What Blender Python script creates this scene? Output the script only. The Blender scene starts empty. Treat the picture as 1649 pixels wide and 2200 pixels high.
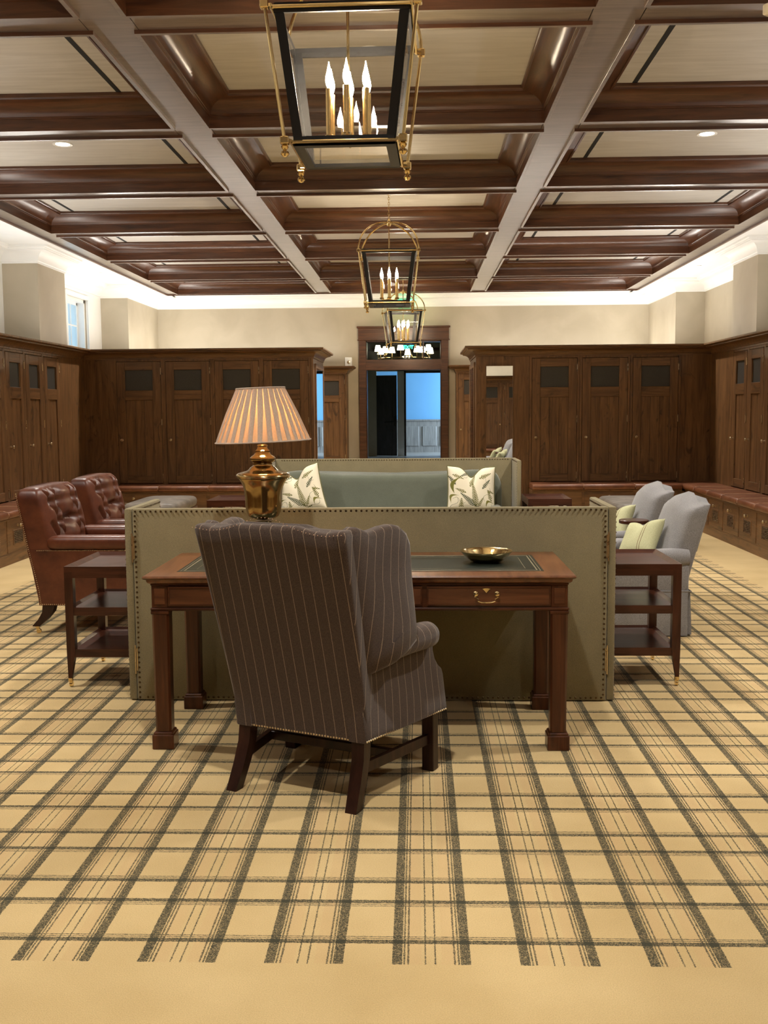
import bpy, bmesh, math, random
from math import sin, cos, pi, radians, exp, sqrt
from mathutils import Vector, Matrix

random.seed(7)
scene = bpy.context.scene
COL = scene.collection

# ------------------------------------------------------------------ camera
EYE = 1.49
FPX = 2225.0
cam_d = bpy.data.cameras.new('camera')
cam = bpy.data.objects.new('camera', cam_d)
COL.objects.link(cam)
cam_d.sensor_fit = 'VERTICAL'
cam_d.sensor_height = 36.0
cam_d.lens = 36.0 * FPX / 2200.0
cam_d.clip_end = 300
_yd = Vector(((897.0 - 824.5) / FPX, (1100.0 - 881.0) / FPX, -1)).normalized()
_xd = Vector((1, 0.0075, 0))
_xd = (_xd - _xd.dot(_yd) * _yd).normalized()
_zd = _xd.cross(_yd)
_rot = Matrix((_xd, _yd, _zd))          # rows: the room axes in camera space
cam.matrix_world = Matrix.Translation((0, 0, EYE)) @ _rot.to_4x4()
scene.camera = cam

# ------------------------------------------------------------------ world, exposure
world = bpy.data.worlds.new('world')
scene.world = world
world.use_nodes = True
bg = world.node_tree.nodes['Background']
bg.inputs[0].default_value = (0.42, 0.72, 1.0, 1)
bg.inputs[1].default_value = 1.2
vs = scene.view_settings
vs.view_transform = 'Standard'
vs.look = 'None'
vs.gamma = 1.0
vs.use_curve_mapping = False
vs.exposure = 0.62
scene.cycles.max_bounces = 5
scene.cycles.diffuse_bounces = 3
scene.cycles.glossy_bounces = 3
scene.cycles.transmission_bounces = 6
scene.cycles.transparent_max_bounces = 10
scene.cycles.caustics_reflective = False
scene.cycles.caustics_refractive = False
scene.cycles.sample_clamp_indirect = 6.0
scene.cycles.use_adaptive_sampling = True
scene.cycles.adaptive_threshold = 0.045

WARM = (1.0, 0.80, 0.56)
NEUT = (1.0, 0.95, 0.88)
XC = -0.305                 # centre line of the room
YB = 20.0                   # back wall
Y_END = -6.5                # wall behind the viewer
ZS = 3.62                   # underside of the ceiling beams
ZW = 3.66                   # white plaster ceiling
YROW = [5.93 + 2.237 * k for k in range(-5, 6)]

def strip_light(name, loc, lx, ly, power, color, up=True):
    l = bpy.data.lights.new(name, 'AREA')
    l.shape = 'RECTANGLE'; l.size = lx; l.size_y = ly
    l.energy = power; l.color = color
    o = bpy.data.objects.new(name, l); COL.objects.link(o)
    o.location = loc
    if up: o.rotation_euler = (pi, 0, 0)
    return o
# light strips lying on top of the locker runs, behind the cornice, washing walls and ceiling
PWC = 5.6
COVE = (1.0, 0.945, 0.86)
strip_light('cove_light', (XC - 4.20, 7.7, 2.40), 0.10, 11.6, 11.6 * PWC, COVE)
strip_light('cove_light', (XC + 4.20, 7.7, 2.40), 0.10, 11.6, 11.6 * PWC, COVE)
strip_light('cove_light', (XC - 4.15, 17.2, 2.40), 0.10, 4.4, 4.4 * PWC * 1.6, COVE)
strip_light('cove_light', (XC + 4.15, 17.2, 2.40), 0.10, 4.4, 4.4 * PWC * 1.6, COVE)
strip_light('cove_light', (XC - 2.7, 14.5, 2.40), 2.8, 0.10, 2.8 * PWC, COVE)
strip_light('cove_light', (XC + 2.7, 14.5, 2.40), 2.8, 0.10, 2.8 * PWC, COVE)
strip_light('cove_light', (XC - 2.9, 19.55, 2.42), 3.6, 0.10, 3.6 * PWC * 0.8, COVE)
strip_light('cove_light', (XC + 2.9, 19.55, 2.42), 3.6, 0.10, 3.6 * PWC * 0.8, COVE)
strip_light('cove_light', (XC - 2.9, Y_END + .45, 2.42), 3.6, 0.10, 3.6 * PWC, COVE)
strip_light('cove_light', (XC + 2.9, Y_END + .45, 2.42), 3.6, 0.10, 3.6 * PWC, COVE)
strip_light('cove_light', (XC - 2.7, 0.9, 2.40), 2.8, 0.10, 2.8 * PWC, COVE)
strip_light('cove_light', (XC + 2.7, 0.9, 2.40), 2.8, 0.10, 2.8 * PWC, COVE)

# ------------------------------------------------------------------ mesh helpers
class B:
    def __init__(s):
        s.bm = bmesh.new()
    def box(s, x0, x1, y0, y1, z0, z1, bev=0.0, seg=1):
        r = bmesh.ops.create_cube(s.bm, size=1.0)
        vsx = r['verts']
        for v in vsx:
            v.co = Vector((x0 + (v.co.x + .5) * (x1 - x0), y0 + (v.co.y + .5) * (y1 - y0), z0 + (v.co.z + .5) * (z1 - z0)))
        if bev > 0:
            es = list({e for v in vsx for e in v.link_edges})
            bmesh.ops.bevel(s.bm, geom=es, offset=bev, segments=seg, profile=0.5, affect='EDGES')
        return s
    def face(s, pts):
        s.bm.faces.new([s.bm.verts.new(p) for p in pts]); return s
    def loft(s, rings, closed=True, cap=True, loop=False):
        vr = [[s.bm.verts.new(p) for p in r] for r in rings]
        n = len(vr[0]); m = len(vr)
        for i in range(m if loop else m - 1):
            a, b = vr[i], vr[(i + 1) % m]
            for j in range(n if closed else n - 1):
                k = (j + 1) % n
                try: s.bm.faces.new((a[j], a[k], b[k], b[j]))
                except ValueError: pass
        if cap and closed and not loop:
            try:
                s.bm.faces.new(list(reversed(vr[0]))); s.bm.faces.new(vr[-1])
            except ValueError: pass
        return s
    def lathe(s, prof, n=24, c=(0, 0, 0), cap=True):
        return s.loft([[(c[0] + r * cos(2 * pi * j / n), c[1] + r * sin(2 * pi * j / n), c[2] + z) for j in range(n)] for r, z in prof], True, cap)
    def tube(s, pts, r, n=8, cap=True, closed=False):
        pts = [Vector(p) for p in pts]
        rs = r if isinstance(r, (list, tuple)) else [r] * len(pts)
        rings = []; up = Vector((0, 0, 1)); prev = None
        m = len(pts)
        for i, p in enumerate(pts):
            if closed: d = pts[(i + 1) % m] - pts[i - 1]
            else: d = pts[min(i + 1, m - 1)] - pts[max(i - 1, 0)]
            d.normalize()
            if prev is None:
                a = d.cross(up)
                if a.length < 1e-3: a = d.cross(Vector((1, 0, 0)))
            else:
                a = prev - d * prev.dot(d)
            a.normalize(); prev = a; b = d.cross(a)
            rings.append([p + rs[i] * (cos(2 * pi * j / n + pi / n) * a + sin(2 * pi * j / n + pi / n) * b) for j in range(n)])
        return s.loft(rings, True, cap and not closed, loop=closed)
    def sweep(s, path, prof, closed=False, side=1, pclosed=False):
        """profile (d, z) carried along an XY path with mitred corners; d is measured to the left (side=1)"""
        n = len(path); rings = []
        for i in range(n):
            p = Vector(path[i][:2])
            dirs = []
            if closed or i > 0: dirs.append((p - Vector(path[i - 1][:2])).normalized())
            if closed or i < n - 1: dirs.append((Vector(path[(i + 1) % n][:2]) - p).normalized())
            ns = [Vector((-d.y, d.x)) * side for d in dirs]
            m = sum(ns, Vector((0, 0))).normalized()
            k = 1.0 / max(0.2, m.dot(ns[0]))
            rings.append([(p.x + m.x * k * d, p.y + m.y * k * d, z) for d, z in prof])
        return s.loft(rings, pclosed, False, loop=closed)
    def prism(s, poly, axis, a0, a1, f=None):
        """poly of 2-D points; axis 'x': (y,z), 'y': (x,z), 'z': (x,y)"""
        def P(u, v, a):
            return {'x': (a, u, v), 'y': (u, a, v), 'z': (u, v, a)}[axis]
        r0 = [P(u, v, a0) for u, v in poly]; r1 = [P(u, v, a1) for u, v in poly]
        if f: r0 = [f(*p) for p in r0]; r1 = [f(*p) for p in r1]
        return s.loft([r0, r1])
    def grid(s, fn, nu, nv):
        vv = [[s.bm.verts.new(fn(i / nu, j / nv)) for i in range(nu + 1)] for j in range(nv + 1)]
        for j in range(nv):
            for i in range(nu):
                s.bm.faces.new((vv[j][i], vv[j][i + 1], vv[j + 1][i + 1], vv[j + 1][i]))
        return s
    def stud(s, p, r, nrm=(0, -1, 0), h=.6):
        nv = Vector(nrm).normalized()
        a = nv.orthogonal().normalized(); b = nv.cross(a); p = Vector(p)
        rr = []
        for k, (q, t) in enumerate(((1.0, 0.0), (.75, .6), (.0, 1.0))):
            if q > 0: rr.append([s.bm.verts.new(p + r * q * (cos(pi * j / 3) * a + sin(pi * j / 3) * b) + nv * (r * h * t)) for j in range(6)])
        top = s.bm.verts.new(p + nv * r * h)
        for j in range(6):
            s.bm.faces.new((rr[0][j], rr[0][(j + 1) % 6], rr[1][(j + 1) % 6], rr[1][j]))
            s.bm.faces.new((rr[1][j], rr[1][(j + 1) % 6], top))
        return s
    def studs(s, pts, sp, r, nrm):
        pts = [Vector(p) for p in pts]; carry = 0.0
        for a, b in zip(pts[:-1], pts[1:]):
            L = (b - a).length; t = carry
            while t < L:
                s.stud(a + (b - a) * (t / L), r, nrm); t += sp
            carry = t - L
        return s
    def xform(s, M):
        bmesh.ops.transform(s.bm, matrix=M, verts=s.bm.verts); return s
    def mesh(s, name, smooth=32):
        bmesh.ops.recalc_face_normals(s.bm, faces=s.bm.faces)
        me = bpy.data.meshes.new(name); s.bm.to_mesh(me); s.bm.free()
        if smooth:
            me.shade_smooth(); me.set_sharp_from_angle(angle=radians(smooth))
        return me
    def build(s, name, m, parent=None, smooth=32, **kw):
        me = s.mesh(name, smooth)
        if m: me.materials.append(m)
        return link(name, me, parent, **kw)

def link(name, data, parent=None, loc=(0, 0, 0), rz=0.0, rot=None, kind=None, label=None, cat=None, group=None):
    o = bpy.data.objects.new(name, data); COL.objects.link(o)
    o.location = loc
    o.rotation_euler = rot if rot else (0, 0, rz)
    if parent: o.parent = parent
    if kind: o['kind'] = kind
    if label: o['label'] = label
    if cat: o['category'] = cat
    if group: o['group'] = group
    return o
def thing(name, label, cat, loc=(0, 0, 0), rz=0.0, group=None, rot=None):
    return link(name, None, None, loc, rz, rot, None, label, cat, group)
def children(o):
    return list(o.children)
def dup(root, loc, rz, label, group=None, parent=None):
    r = root.copy(); COL.objects.link(r); r.location = loc; r.rotation_euler = (0, 0, rz)
    if label: r['label'] = label
    if group: r['group'] = group
    if parent is not None: r.parent = parent
    for ch in children(root):
        c = ch.copy(); COL.objects.link(c); c.parent = r
        for g in children(ch):
            d = g.copy(); COL.objects.link(d); d.parent = c
    return r
def sring(hx, hy, n=24, e=5.0):
    """superellipse points"""
    out = []
    for j in range(n):
        t = 2 * pi * (j + .5) / n
        c, q = cos(t), sin(t)
        out.append((hx * math.copysign(abs(c) ** (2 / e), c), hy * math.copysign(abs(q) ** (2 / e), q)))
    return out
def cushion(b, x0, x1, y0, y1, z0, z1, r=.04, e=6.0, crown=0.0, n=32):
    """soft box: rounded in plan and at top and bottom edges"""
    cx, cy = (x0 + x1) / 2, (y0 + y1) / 2; hx, hy = (x1 - x0) / 2, (y1 - y0) / 2
    rings = []
    for k in range(5):
        t = pi / 2 * k / 4; ins = r * (1 - sin(t)); z = z0 + r * (1 - cos(t))
        rings.append([(cx + px, cy + py, z) for px, py in sring(hx - ins, hy - ins, n, e)])
    for k in range(5):
        t = pi / 2 * k / 4; ins = r * (1 - cos(t)); z = z1 - r + r * sin(t)
        rings.append([(cx + px, cy + py, z) for px, py in sring(hx - ins, hy - ins, n, e)])
    for q in (.75, .45, .12):
        rings.append([(cx + px, cy + py, z1 + crown * (1 - q * q)) for px, py in sring((hx - r) * q, (hy - r) * q, n, e)])
    b.loft(rings)
    return b
def ss(a, b, x):
    t = min(1, max(0, (x - a) / (b - a))); return t * t * (3 - 2 * t)

# ------------------------------------------------------------------ materials
def newmat(name):
    m = bpy.data.materials.new(name); m.use_nodes = True
    nt = m.node_tree
    return m, nt, nt.nodes['Principled BSDF']
def N(nt, typ, **kw):
    n = nt.nodes.new(typ)
    for k, v in kw.items(): setattr(n, k, v)
    return n
def ramp(nt, stops):
    r = N(nt, 'ShaderNodeValToRGB'); e = r.color_ramp.elements
    while len(e) < len(stops): e.new(.5)
    for el, (p, c) in zip(e, stops): el.position = p; el.color = (*c, 1)
    return r
def coords(nt, scale=(1, 1, 1), jitter=True):
    tc = N(nt, 'ShaderNodeTexCoord'); mp = N(nt, 'ShaderNodeMapping')
    mp.inputs['Scale'].default_value = scale
    if jitter:
        oi = N(nt, 'ShaderNodeObjectInfo'); mu = N(nt, 'ShaderNodeMath', operation='MULTIPLY'); mu.inputs[1].default_value = 37.0
        ad = N(nt, 'ShaderNodeVectorMath', operation='ADD')
        nt.links.new(oi.outputs['Random'], mu.inputs[0])
        nt.links.new(tc.outputs['Object'], ad.inputs[0]); nt.links.new(mu.outputs[0], ad.inputs[1])
        nt.links.new(ad.outputs[0], mp.inputs['Vector'])
    else:
        nt.links.new(tc.outputs['Object'], mp.inputs['Vector'])
    return mp.outputs[0]
def bump(nt, bs, h, strength, dist=.002):
    b = N(nt, 'ShaderNodeBump'); b.inputs['Strength'].default_value = strength; b.inputs['Distance'].default_value = dist
    nt.links.new(h, b.inputs['Height']); nt.links.new(b.outputs[0], bs.inputs['Normal'])
def plain(name, c, rough=.5, metal=0.0, var=.12, scale=30.0, bmp=0.0, coat=0.0, sheen=0.0, spec=.5):
    m, nt, bs = newmat(name)
    no = N(nt, 'ShaderNodeTexNoise'); no.inputs['Scale'].default_value = scale; no.inputs['Detail'].default_value = 4
    nt.links.new(coords(nt), no.inputs['Vector'])
    r = ramp(nt, [(.3, [x * (1 - var) for x in c]), (.7, [min(1, x * (1 + var)) for x in c])])
    nt.links.new(no.outputs[0], r.inputs[0]); nt.links.new(r.outputs[0], bs.inputs['Base Color'])
    bs.inputs['Roughness'].default_value = rough; bs.inputs['Metallic'].default_value = metal
    bs.inputs['Coat Weight'].default_value = coat; bs.inputs['Sheen Weight'].default_value = sheen
    bs.inputs['Specular IOR Level'].default_value = spec
    if bmp: bump(nt, bs, no.outputs[0], bmp)
    return m
def wood(name, dark, mid, light, axis='z', rough=.38, coat=.0, fine=1.0, spec=.5, knots=0.0, coat_r=.15, coat_ior=1.5):
    m, nt, bs = newmat(name)
    k = {'x': 0, 'y': 1, 'z': 2}[axis]
    sc = [14 * fine] * 3; sc[k] = 1.1 * fine
    v = coords(nt, sc)
    no = N(nt, 'ShaderNodeTexNoise'); no.inputs['Scale'].default_value = 1.6; no.inputs['Detail'].default_value = 7; no.inputs['Roughness'].default_value = .62; no.inputs['Distortion'].default_value = .9
    nt.links.new(v, no.inputs['Vector'])
    r = ramp(nt, [(.28, dark), (.5, mid), (.75, light)])
    nt.links.new(no.outputs[0], r.inputs[0])
    out = r.outputs[0]
    if knots:
        sk = [3.2] * 3; sk[k] = 1.5
        v2 = coords(nt, sk)
        vo = N(nt, 'ShaderNodeTexNoise'); vo.inputs['Scale'].default_value = 1.9; vo.inputs['Detail'].default_value = 3; vo.inputs['Distortion'].default_value = 2.2
        nt.links.new(v2, vo.inputs['Vector'])
        rk = ramp(nt, [(.27, (1 - knots,) * 3), (.40, (1, 1, 1)), (.62, (1, 1, 1)), (.8, (1.0, .93, .86))])
        nt.links.new(vo.outputs[0], rk.inputs[0])
        mx = N(nt, 'ShaderNodeMixRGB', blend_type='MULTIPLY'); mx.inputs[0].default_value = 1
        nt.links.new(out, mx.inputs[1]); nt.links.new(rk.outputs[0], mx.inputs[2]); out = mx.outputs[0]
    nt.links.new(out, bs.inputs['Base Color'])
    bs.inputs['Roughness'].default_value = rough
    bs.inputs['Coat Weight'].default_value = coat; bs.inputs['Coat Roughness'].default_value = coat_r; bs.inputs['Coat IOR'].default_value = coat_ior
    bs.inputs['Specular IOR Level'].default_value = spec
    bump(nt, bs, no.outputs[0], .12, .001)
    return m
def metal(name, c, rough):
    m, nt, bs = newmat(name)
    no = N(nt, 'ShaderNodeTexNoise'); no.inputs['Scale'].default_value = 40
    nt.links.new(coords(nt), no.inputs['Vector'])
    r = ramp(nt, [(.3, (rough * .8,) * 3), (.7, (rough * 1.25,) * 3)])
    nt.links.new(no.outputs[0], r.inputs[0]); nt.links.new(r.outputs[0], bs.inputs['Roughness'])
    bs.inputs['Base Color'].default_value = (*c, 1); bs.inputs['Metallic'].default_value = 1
    return m
def emit(name, c, s):
    m, nt, bs = newmat(name)
    bs.inputs['Base Color'].default_value = (*c, 1)
    bs.inputs['Emission Color'].default_value = (*c, 1); bs.inputs['Emission Strength'].default_value = s
    return m
def clear_glass(name, tint=(1, 1, 1), gl=1.0, mirror_min=.0):
    m = bpy.data.materials.new(name); m.use_nodes = True; nt = m.node_tree; nt.nodes.clear()
    o = N(nt, 'ShaderNodeOutputMaterial'); t = N(nt, 'ShaderNodeBsdfTransparent'); g = N(nt, 'ShaderNodeBsdfGlossy'); mx = N(nt, 'ShaderNodeMixShader')
    lw = N(nt, 'ShaderNodeLayerWeight'); pw = N(nt, 'ShaderNodeMath', operation='POWER'); pw.inputs[1].default_value = 5.0
    fr = N(nt, 'ShaderNodeMath', operation='MULTIPLY_ADD'); fr.inputs[1].default_value = .96; fr.inputs[2].default_value = .04
    nt.links.new(lw.outputs['Facing'], pw.inputs[0]); nt.links.new(pw.outputs[0], fr.inputs[0])
    t.inputs[0].default_value = (*tint, 1); g.inputs['Roughness'].default_value = .02
    ml = N(nt, 'ShaderNodeMath', operation='MULTIPLY_ADD'); ml.inputs[1].default_value = gl; ml.inputs[2].default_value = mirror_min
    nt.links.new(fr.outputs[0], ml.inputs[0]); nt.links.new(ml.outputs[0], mx.inputs[0])
    nt.links.new(t.outputs[0], mx.inputs[1]); nt.links.new(g.outputs[0], mx.inputs[2]); nt.links.new(mx.outputs[0], o.inputs[0])
    return m
def weave(name, c, var=.25, scale=260.0, rough=.9, sheen=.25, big=.10):
    m, nt, bs = newmat(name)
    v = coords(nt, (1, 1, 1))
    no = N(nt, 'ShaderNodeTexNoise'); no.inputs['Scale'].default_value = scale; no.inputs['Detail'].default_value = 2
    n2 = N(nt, 'ShaderNodeTexNoise'); n2.inputs['Scale'].default_value = 9; n2.inputs['Detail'].default_value = 3
    nt.links.new(v, no.inputs['Vector']); nt.links.new(v, n2.inputs['Vector'])
    r = ramp(nt, [(.35, [x * (1 - var) for x in c]), (.65, [min(1, x * (1 + var)) for x in c])])
    r2 = ramp(nt, [(.3, (1 - big,) * 3), (.7, (1, 1, 1))])
    nt.links.new(no.outputs[0], r.inputs[0]); nt.links.new(n2.outputs[0], r2.inputs[0])
    mx = N(nt, 'ShaderNodeMixRGB', blend_type='MULTIPLY'); mx.inputs[0].default_value = 1
    nt.links.new(r.outputs[0], mx.inputs[1]); nt.links.new(r2.outputs[0], mx.inputs[2]); nt.links.new(mx.outputs[0], bs.inputs['Base Color'])
    bs.inputs['Roughness'].default_value = rough; bs.inputs['Sheen Weight'].default_value = sheen
    bs.inputs['Specular IOR Level'].default_value = .2
    bump(nt, bs, no.outputs[0], .35, .0015)
    return m

LW = ((.066, .030, .011), (.146, .070, .0255), (.232, .116, .044))
M_lock = wood('locker_wood_upright', *LW, axis='z', rough=.42, knots=.6)
M_lockx = wood('locker_wood_across', *LW, axis='x', rough=.42, knots=.5)
M_locky = wood('locker_wood_along', *LW, axis='y', rough=.42, knots=.5)
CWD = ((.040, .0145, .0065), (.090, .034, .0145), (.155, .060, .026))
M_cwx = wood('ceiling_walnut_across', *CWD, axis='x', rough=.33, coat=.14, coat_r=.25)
M_cwy = wood('ceiling_walnut_along', *CWD, axis='y', rough=.33, coat=.14, coat_r=.25)
M_sheenx = wood('soffit_sheen_across', (.105, .078, .062), (.160, .122, .100), (.21, .165, .14), axis='x', rough=.34, coat=1.0, coat_r=.25, coat_ior=2.5)  # walnut made paler and greyer: reflected sheen put into the base colour
M_sheeny = wood('soffit_sheen_along', (.105, .078, .062), (.160, .122, .100), (.21, .165, .14), axis='x', rough=.34, coat=1.0, coat_r=.25, coat_ior=2.5)
MAH = ((.025, .0065, .0024), (.066, .0185, .006), (.120, .038, .013))
M_mah = wood('mahogany_upright', *MAH, axis='z', rough=.30, coat=.08, spec=.35)
M_mahx = wood('mahogany_across', *MAH, axis='x', rough=.30, coat=.08, spec=.35)
M_mahy = wood('mahogany_along', *MAH, axis='y', rough=.30, coat=.08, spec=.35)
M_dk = wood('dark_walnut', (.018, .0055, .0028), (.046, .0135, .006), (.085, .027, .012), axis='z', rough=.32, coat=.04, spec=.3)
M_dkx = wood('dark_walnut_across', (.022, .0065, .003), (.056, .0165, .0075), (.098, .031, .014), axis='x', rough=.30, coat=.08, spec=.32)
M_burl = wood('mahogany_veneer', (.045, .014, .006), (.105, .036, .014), (.18, .066, .026), axis='x', rough=.28, coat=.1, spec=.35, fine=.8)
M_edge = wood('walnut_crossband', (.085, .028, .010), (.17, .062, .022), (.25, .10, .037), axis='y', rough=.28, coat=.2)
M_legs = wood('espresso_leg', (.010, .004, .0025), (.025, .009, .0055), (.05, .018, .010), axis='z', rough=.34, coat=.05, spec=.3)
M_brass = metal('polished_brass', (.84, .65, .33), .16)
M_antq = metal('antique_brass', (.38, .265, .115), .16)
M_knob = metal('satin_brass', (.62, .50, .32), .30)
M_nail = metal('bronze_nail', (.13, .085, .045), .34)
M_nailb = metal('brass_nail', (.75, .62, .42), .30)
M_black = plain('black_metal', (.010, .010, .011), .42, 0.0)
M_slot = plain('slot_black', (.003, .003, .003), .8)
M_white = plain('white_plaster', (.86, .86, .84), .6, var=.02, scale=3)
M_trimw = plain('white_gloss_paint', (.86, .86, .84), .35, var=.02, scale=3)
M_glass = clear_glass('lantern_glass', gl=.75, mirror_min=.008)
M_pane = clear_glass('window_glass', (.97, 1, 1), gl=1.0)
M_mesh = plain('bronze_mesh', (.055, .050, .042), .55, .3, var=.4, scale=400, bmp=.5)
M_mirror = metal('mirror_silver', (.93, .93, .92), .006)
M_leath = None
def leather(name, dark, mid, light, rough=.34):
    m, nt, bs = newmat(name)
    v = coords(nt)
    a = N(nt, 'ShaderNodeTexNoise'); a.inputs['Scale'].default_value = 6; a.inputs['Detail'].default_value = 6; a.inputs['Roughness'].default_value = .65
    c = N(nt, 'ShaderNodeTexVoronoi'); c.inputs['Scale'].default_value = 240
    nt.links.new(v, a.inputs['Vector']); nt.links.new(v, c.inputs['Vector'])
    r = ramp(nt, [(.3, dark), (.52, mid), (.72, light)])
    nt.links.new(a.outputs[0], r.inputs[0]); nt.links.new(r.outputs[0], bs.inputs['Base Color'])
    bs.inputs['Roughness'].default_value = rough
    bump(nt, bs, c.outputs['Distance'], .10, .0008)
    return m
M_leath = leather('chestnut_leather', (.055, .013, .006), (.105, .027, .011), (.155, .046, .019), .36)
M_bench = leather('saddle_leather', (.11, .036, .015), (.175, .062, .026), (.25, .10, .045), .40)
M_otto = leather('grey_hide', (.10, .082, .062), (.18, .15, .118), (.28, .235, .19), .5)
M_inset = leather('green_black_leather', (.012, .016, .012), (.020, .026, .019), (.030, .038, .028), .28)
M_linen = weave('olive_linen', (.262, .218, .122), .20, 420, sheen=.15)
M_velvet = weave('sage_velvet', (.125, .135, .098), .12, 300, sheen=.5)
M_tweed = weave('grey_tweed', (.26, .25, .25), .30, 330, sheen=.3)
M_seam = plain('seam_thread', (.42, .24, .14), .6)
M_gold = metal('gold_tooling', (.62, .55, .38), .4)

# pinstriped wool: fine pale lines run up every panel
def pinstripe():
    m, nt, bs = newmat('brown_pinstripe_wool')
    tc = N(nt, 'ShaderNodeTexCoord'); sx = N(nt, 'ShaderNodeSeparateXYZ'); sn = N(nt, 'ShaderNodeSeparateXYZ')
    nt.links.new(tc.outputs['Object'], sx.inputs[0]); nt.links.new(tc.outputs['Normal'], sn.inputs[0])
    ax = N(nt, 'ShaderNodeMath', operation='ABSOLUTE'); ay = N(nt, 'ShaderNodeMath', operation='ABSOLUTE')
    nt.links.new(sn.outputs[0], ax.inputs[0]); nt.links.new(sn.outputs[1], ay.inputs[0])
    gt = N(nt, 'ShaderNodeMath', operation='GREATER_THAN'); nt.links.new(ax.outputs[0], gt.inputs[0]); nt.links.new(ay.outputs[0], gt.inputs[1])
    mx = N(nt, 'ShaderNodeMix'); mx.data_type = 'FLOAT'
    nt.links.new(gt.outputs[0], mx.inputs[0]); nt.links.new(sx.outputs[0], mx.inputs[2]); nt.links.new(sx.outputs[1], mx.inputs[3])
    dv = N(nt, 'ShaderNodeMath', operation='ADD'); dv.inputs[1].default_value = 5.0
    nt.links.new(mx.outputs[0], dv.inputs[0])
    md = N(nt, 'ShaderNodeMath', operation='MODULO'); md.inputs[1].default_value = .0455
    nt.links.new(dv.outputs[0], md.inputs[0])
    cp = N(nt, 'ShaderNodeMath', operation='COMPARE'); cp.inputs[1].default_value = .022; cp.inputs[2].default_value = .0013
    nt.links.new(md.outputs[0], cp.inputs[0])
    no = N(nt, 'ShaderNodeTexNoise'); no.inputs['Scale'].default_value = 330; no.inputs['Detail'].default_value = 2
    nt.links.new(tc.outputs['Object'], no.inputs['Vector'])
    r = ramp(nt, [(.35, (.047, .029, .021)), (.65, (.088, .058, .042))])
    nt.links.new(no.outputs[0], r.inputs[0])
    rr = N(nt, 'ShaderNodeMath', operation='MULTIPLY'); nt.links.new(cp.outputs[0], rr.inputs[0]); nt.links.new(no.outputs[0], rr.inputs[1])
    r2 = N(nt, 'ShaderNodeMath', operation='MULTIPLY'); r2.inputs[1].default_value = 1.9; nt.links.new(rr.outputs[0], r2.inputs[0])
    c = N(nt, 'ShaderNodeMixRGB'); c.inputs[2].default_value = (.30, .22, .15, 1)
    nt.links.new(r2.outputs[0], c.inputs[0]); nt.links.new(r.outputs[0], c.inputs[1]); nt.links.new(c.outputs[0], bs.inputs['Base Color'])
    bs.inputs['Roughness'].default_value = .95; bs.inputs['Sheen Weight'].default_value = .3; bs.inputs['Specular IOR Level'].default_value = .15
    bump(nt, bs, no.outputs[0], .3, .001)
    return m
M_pin = pinstripe()

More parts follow.
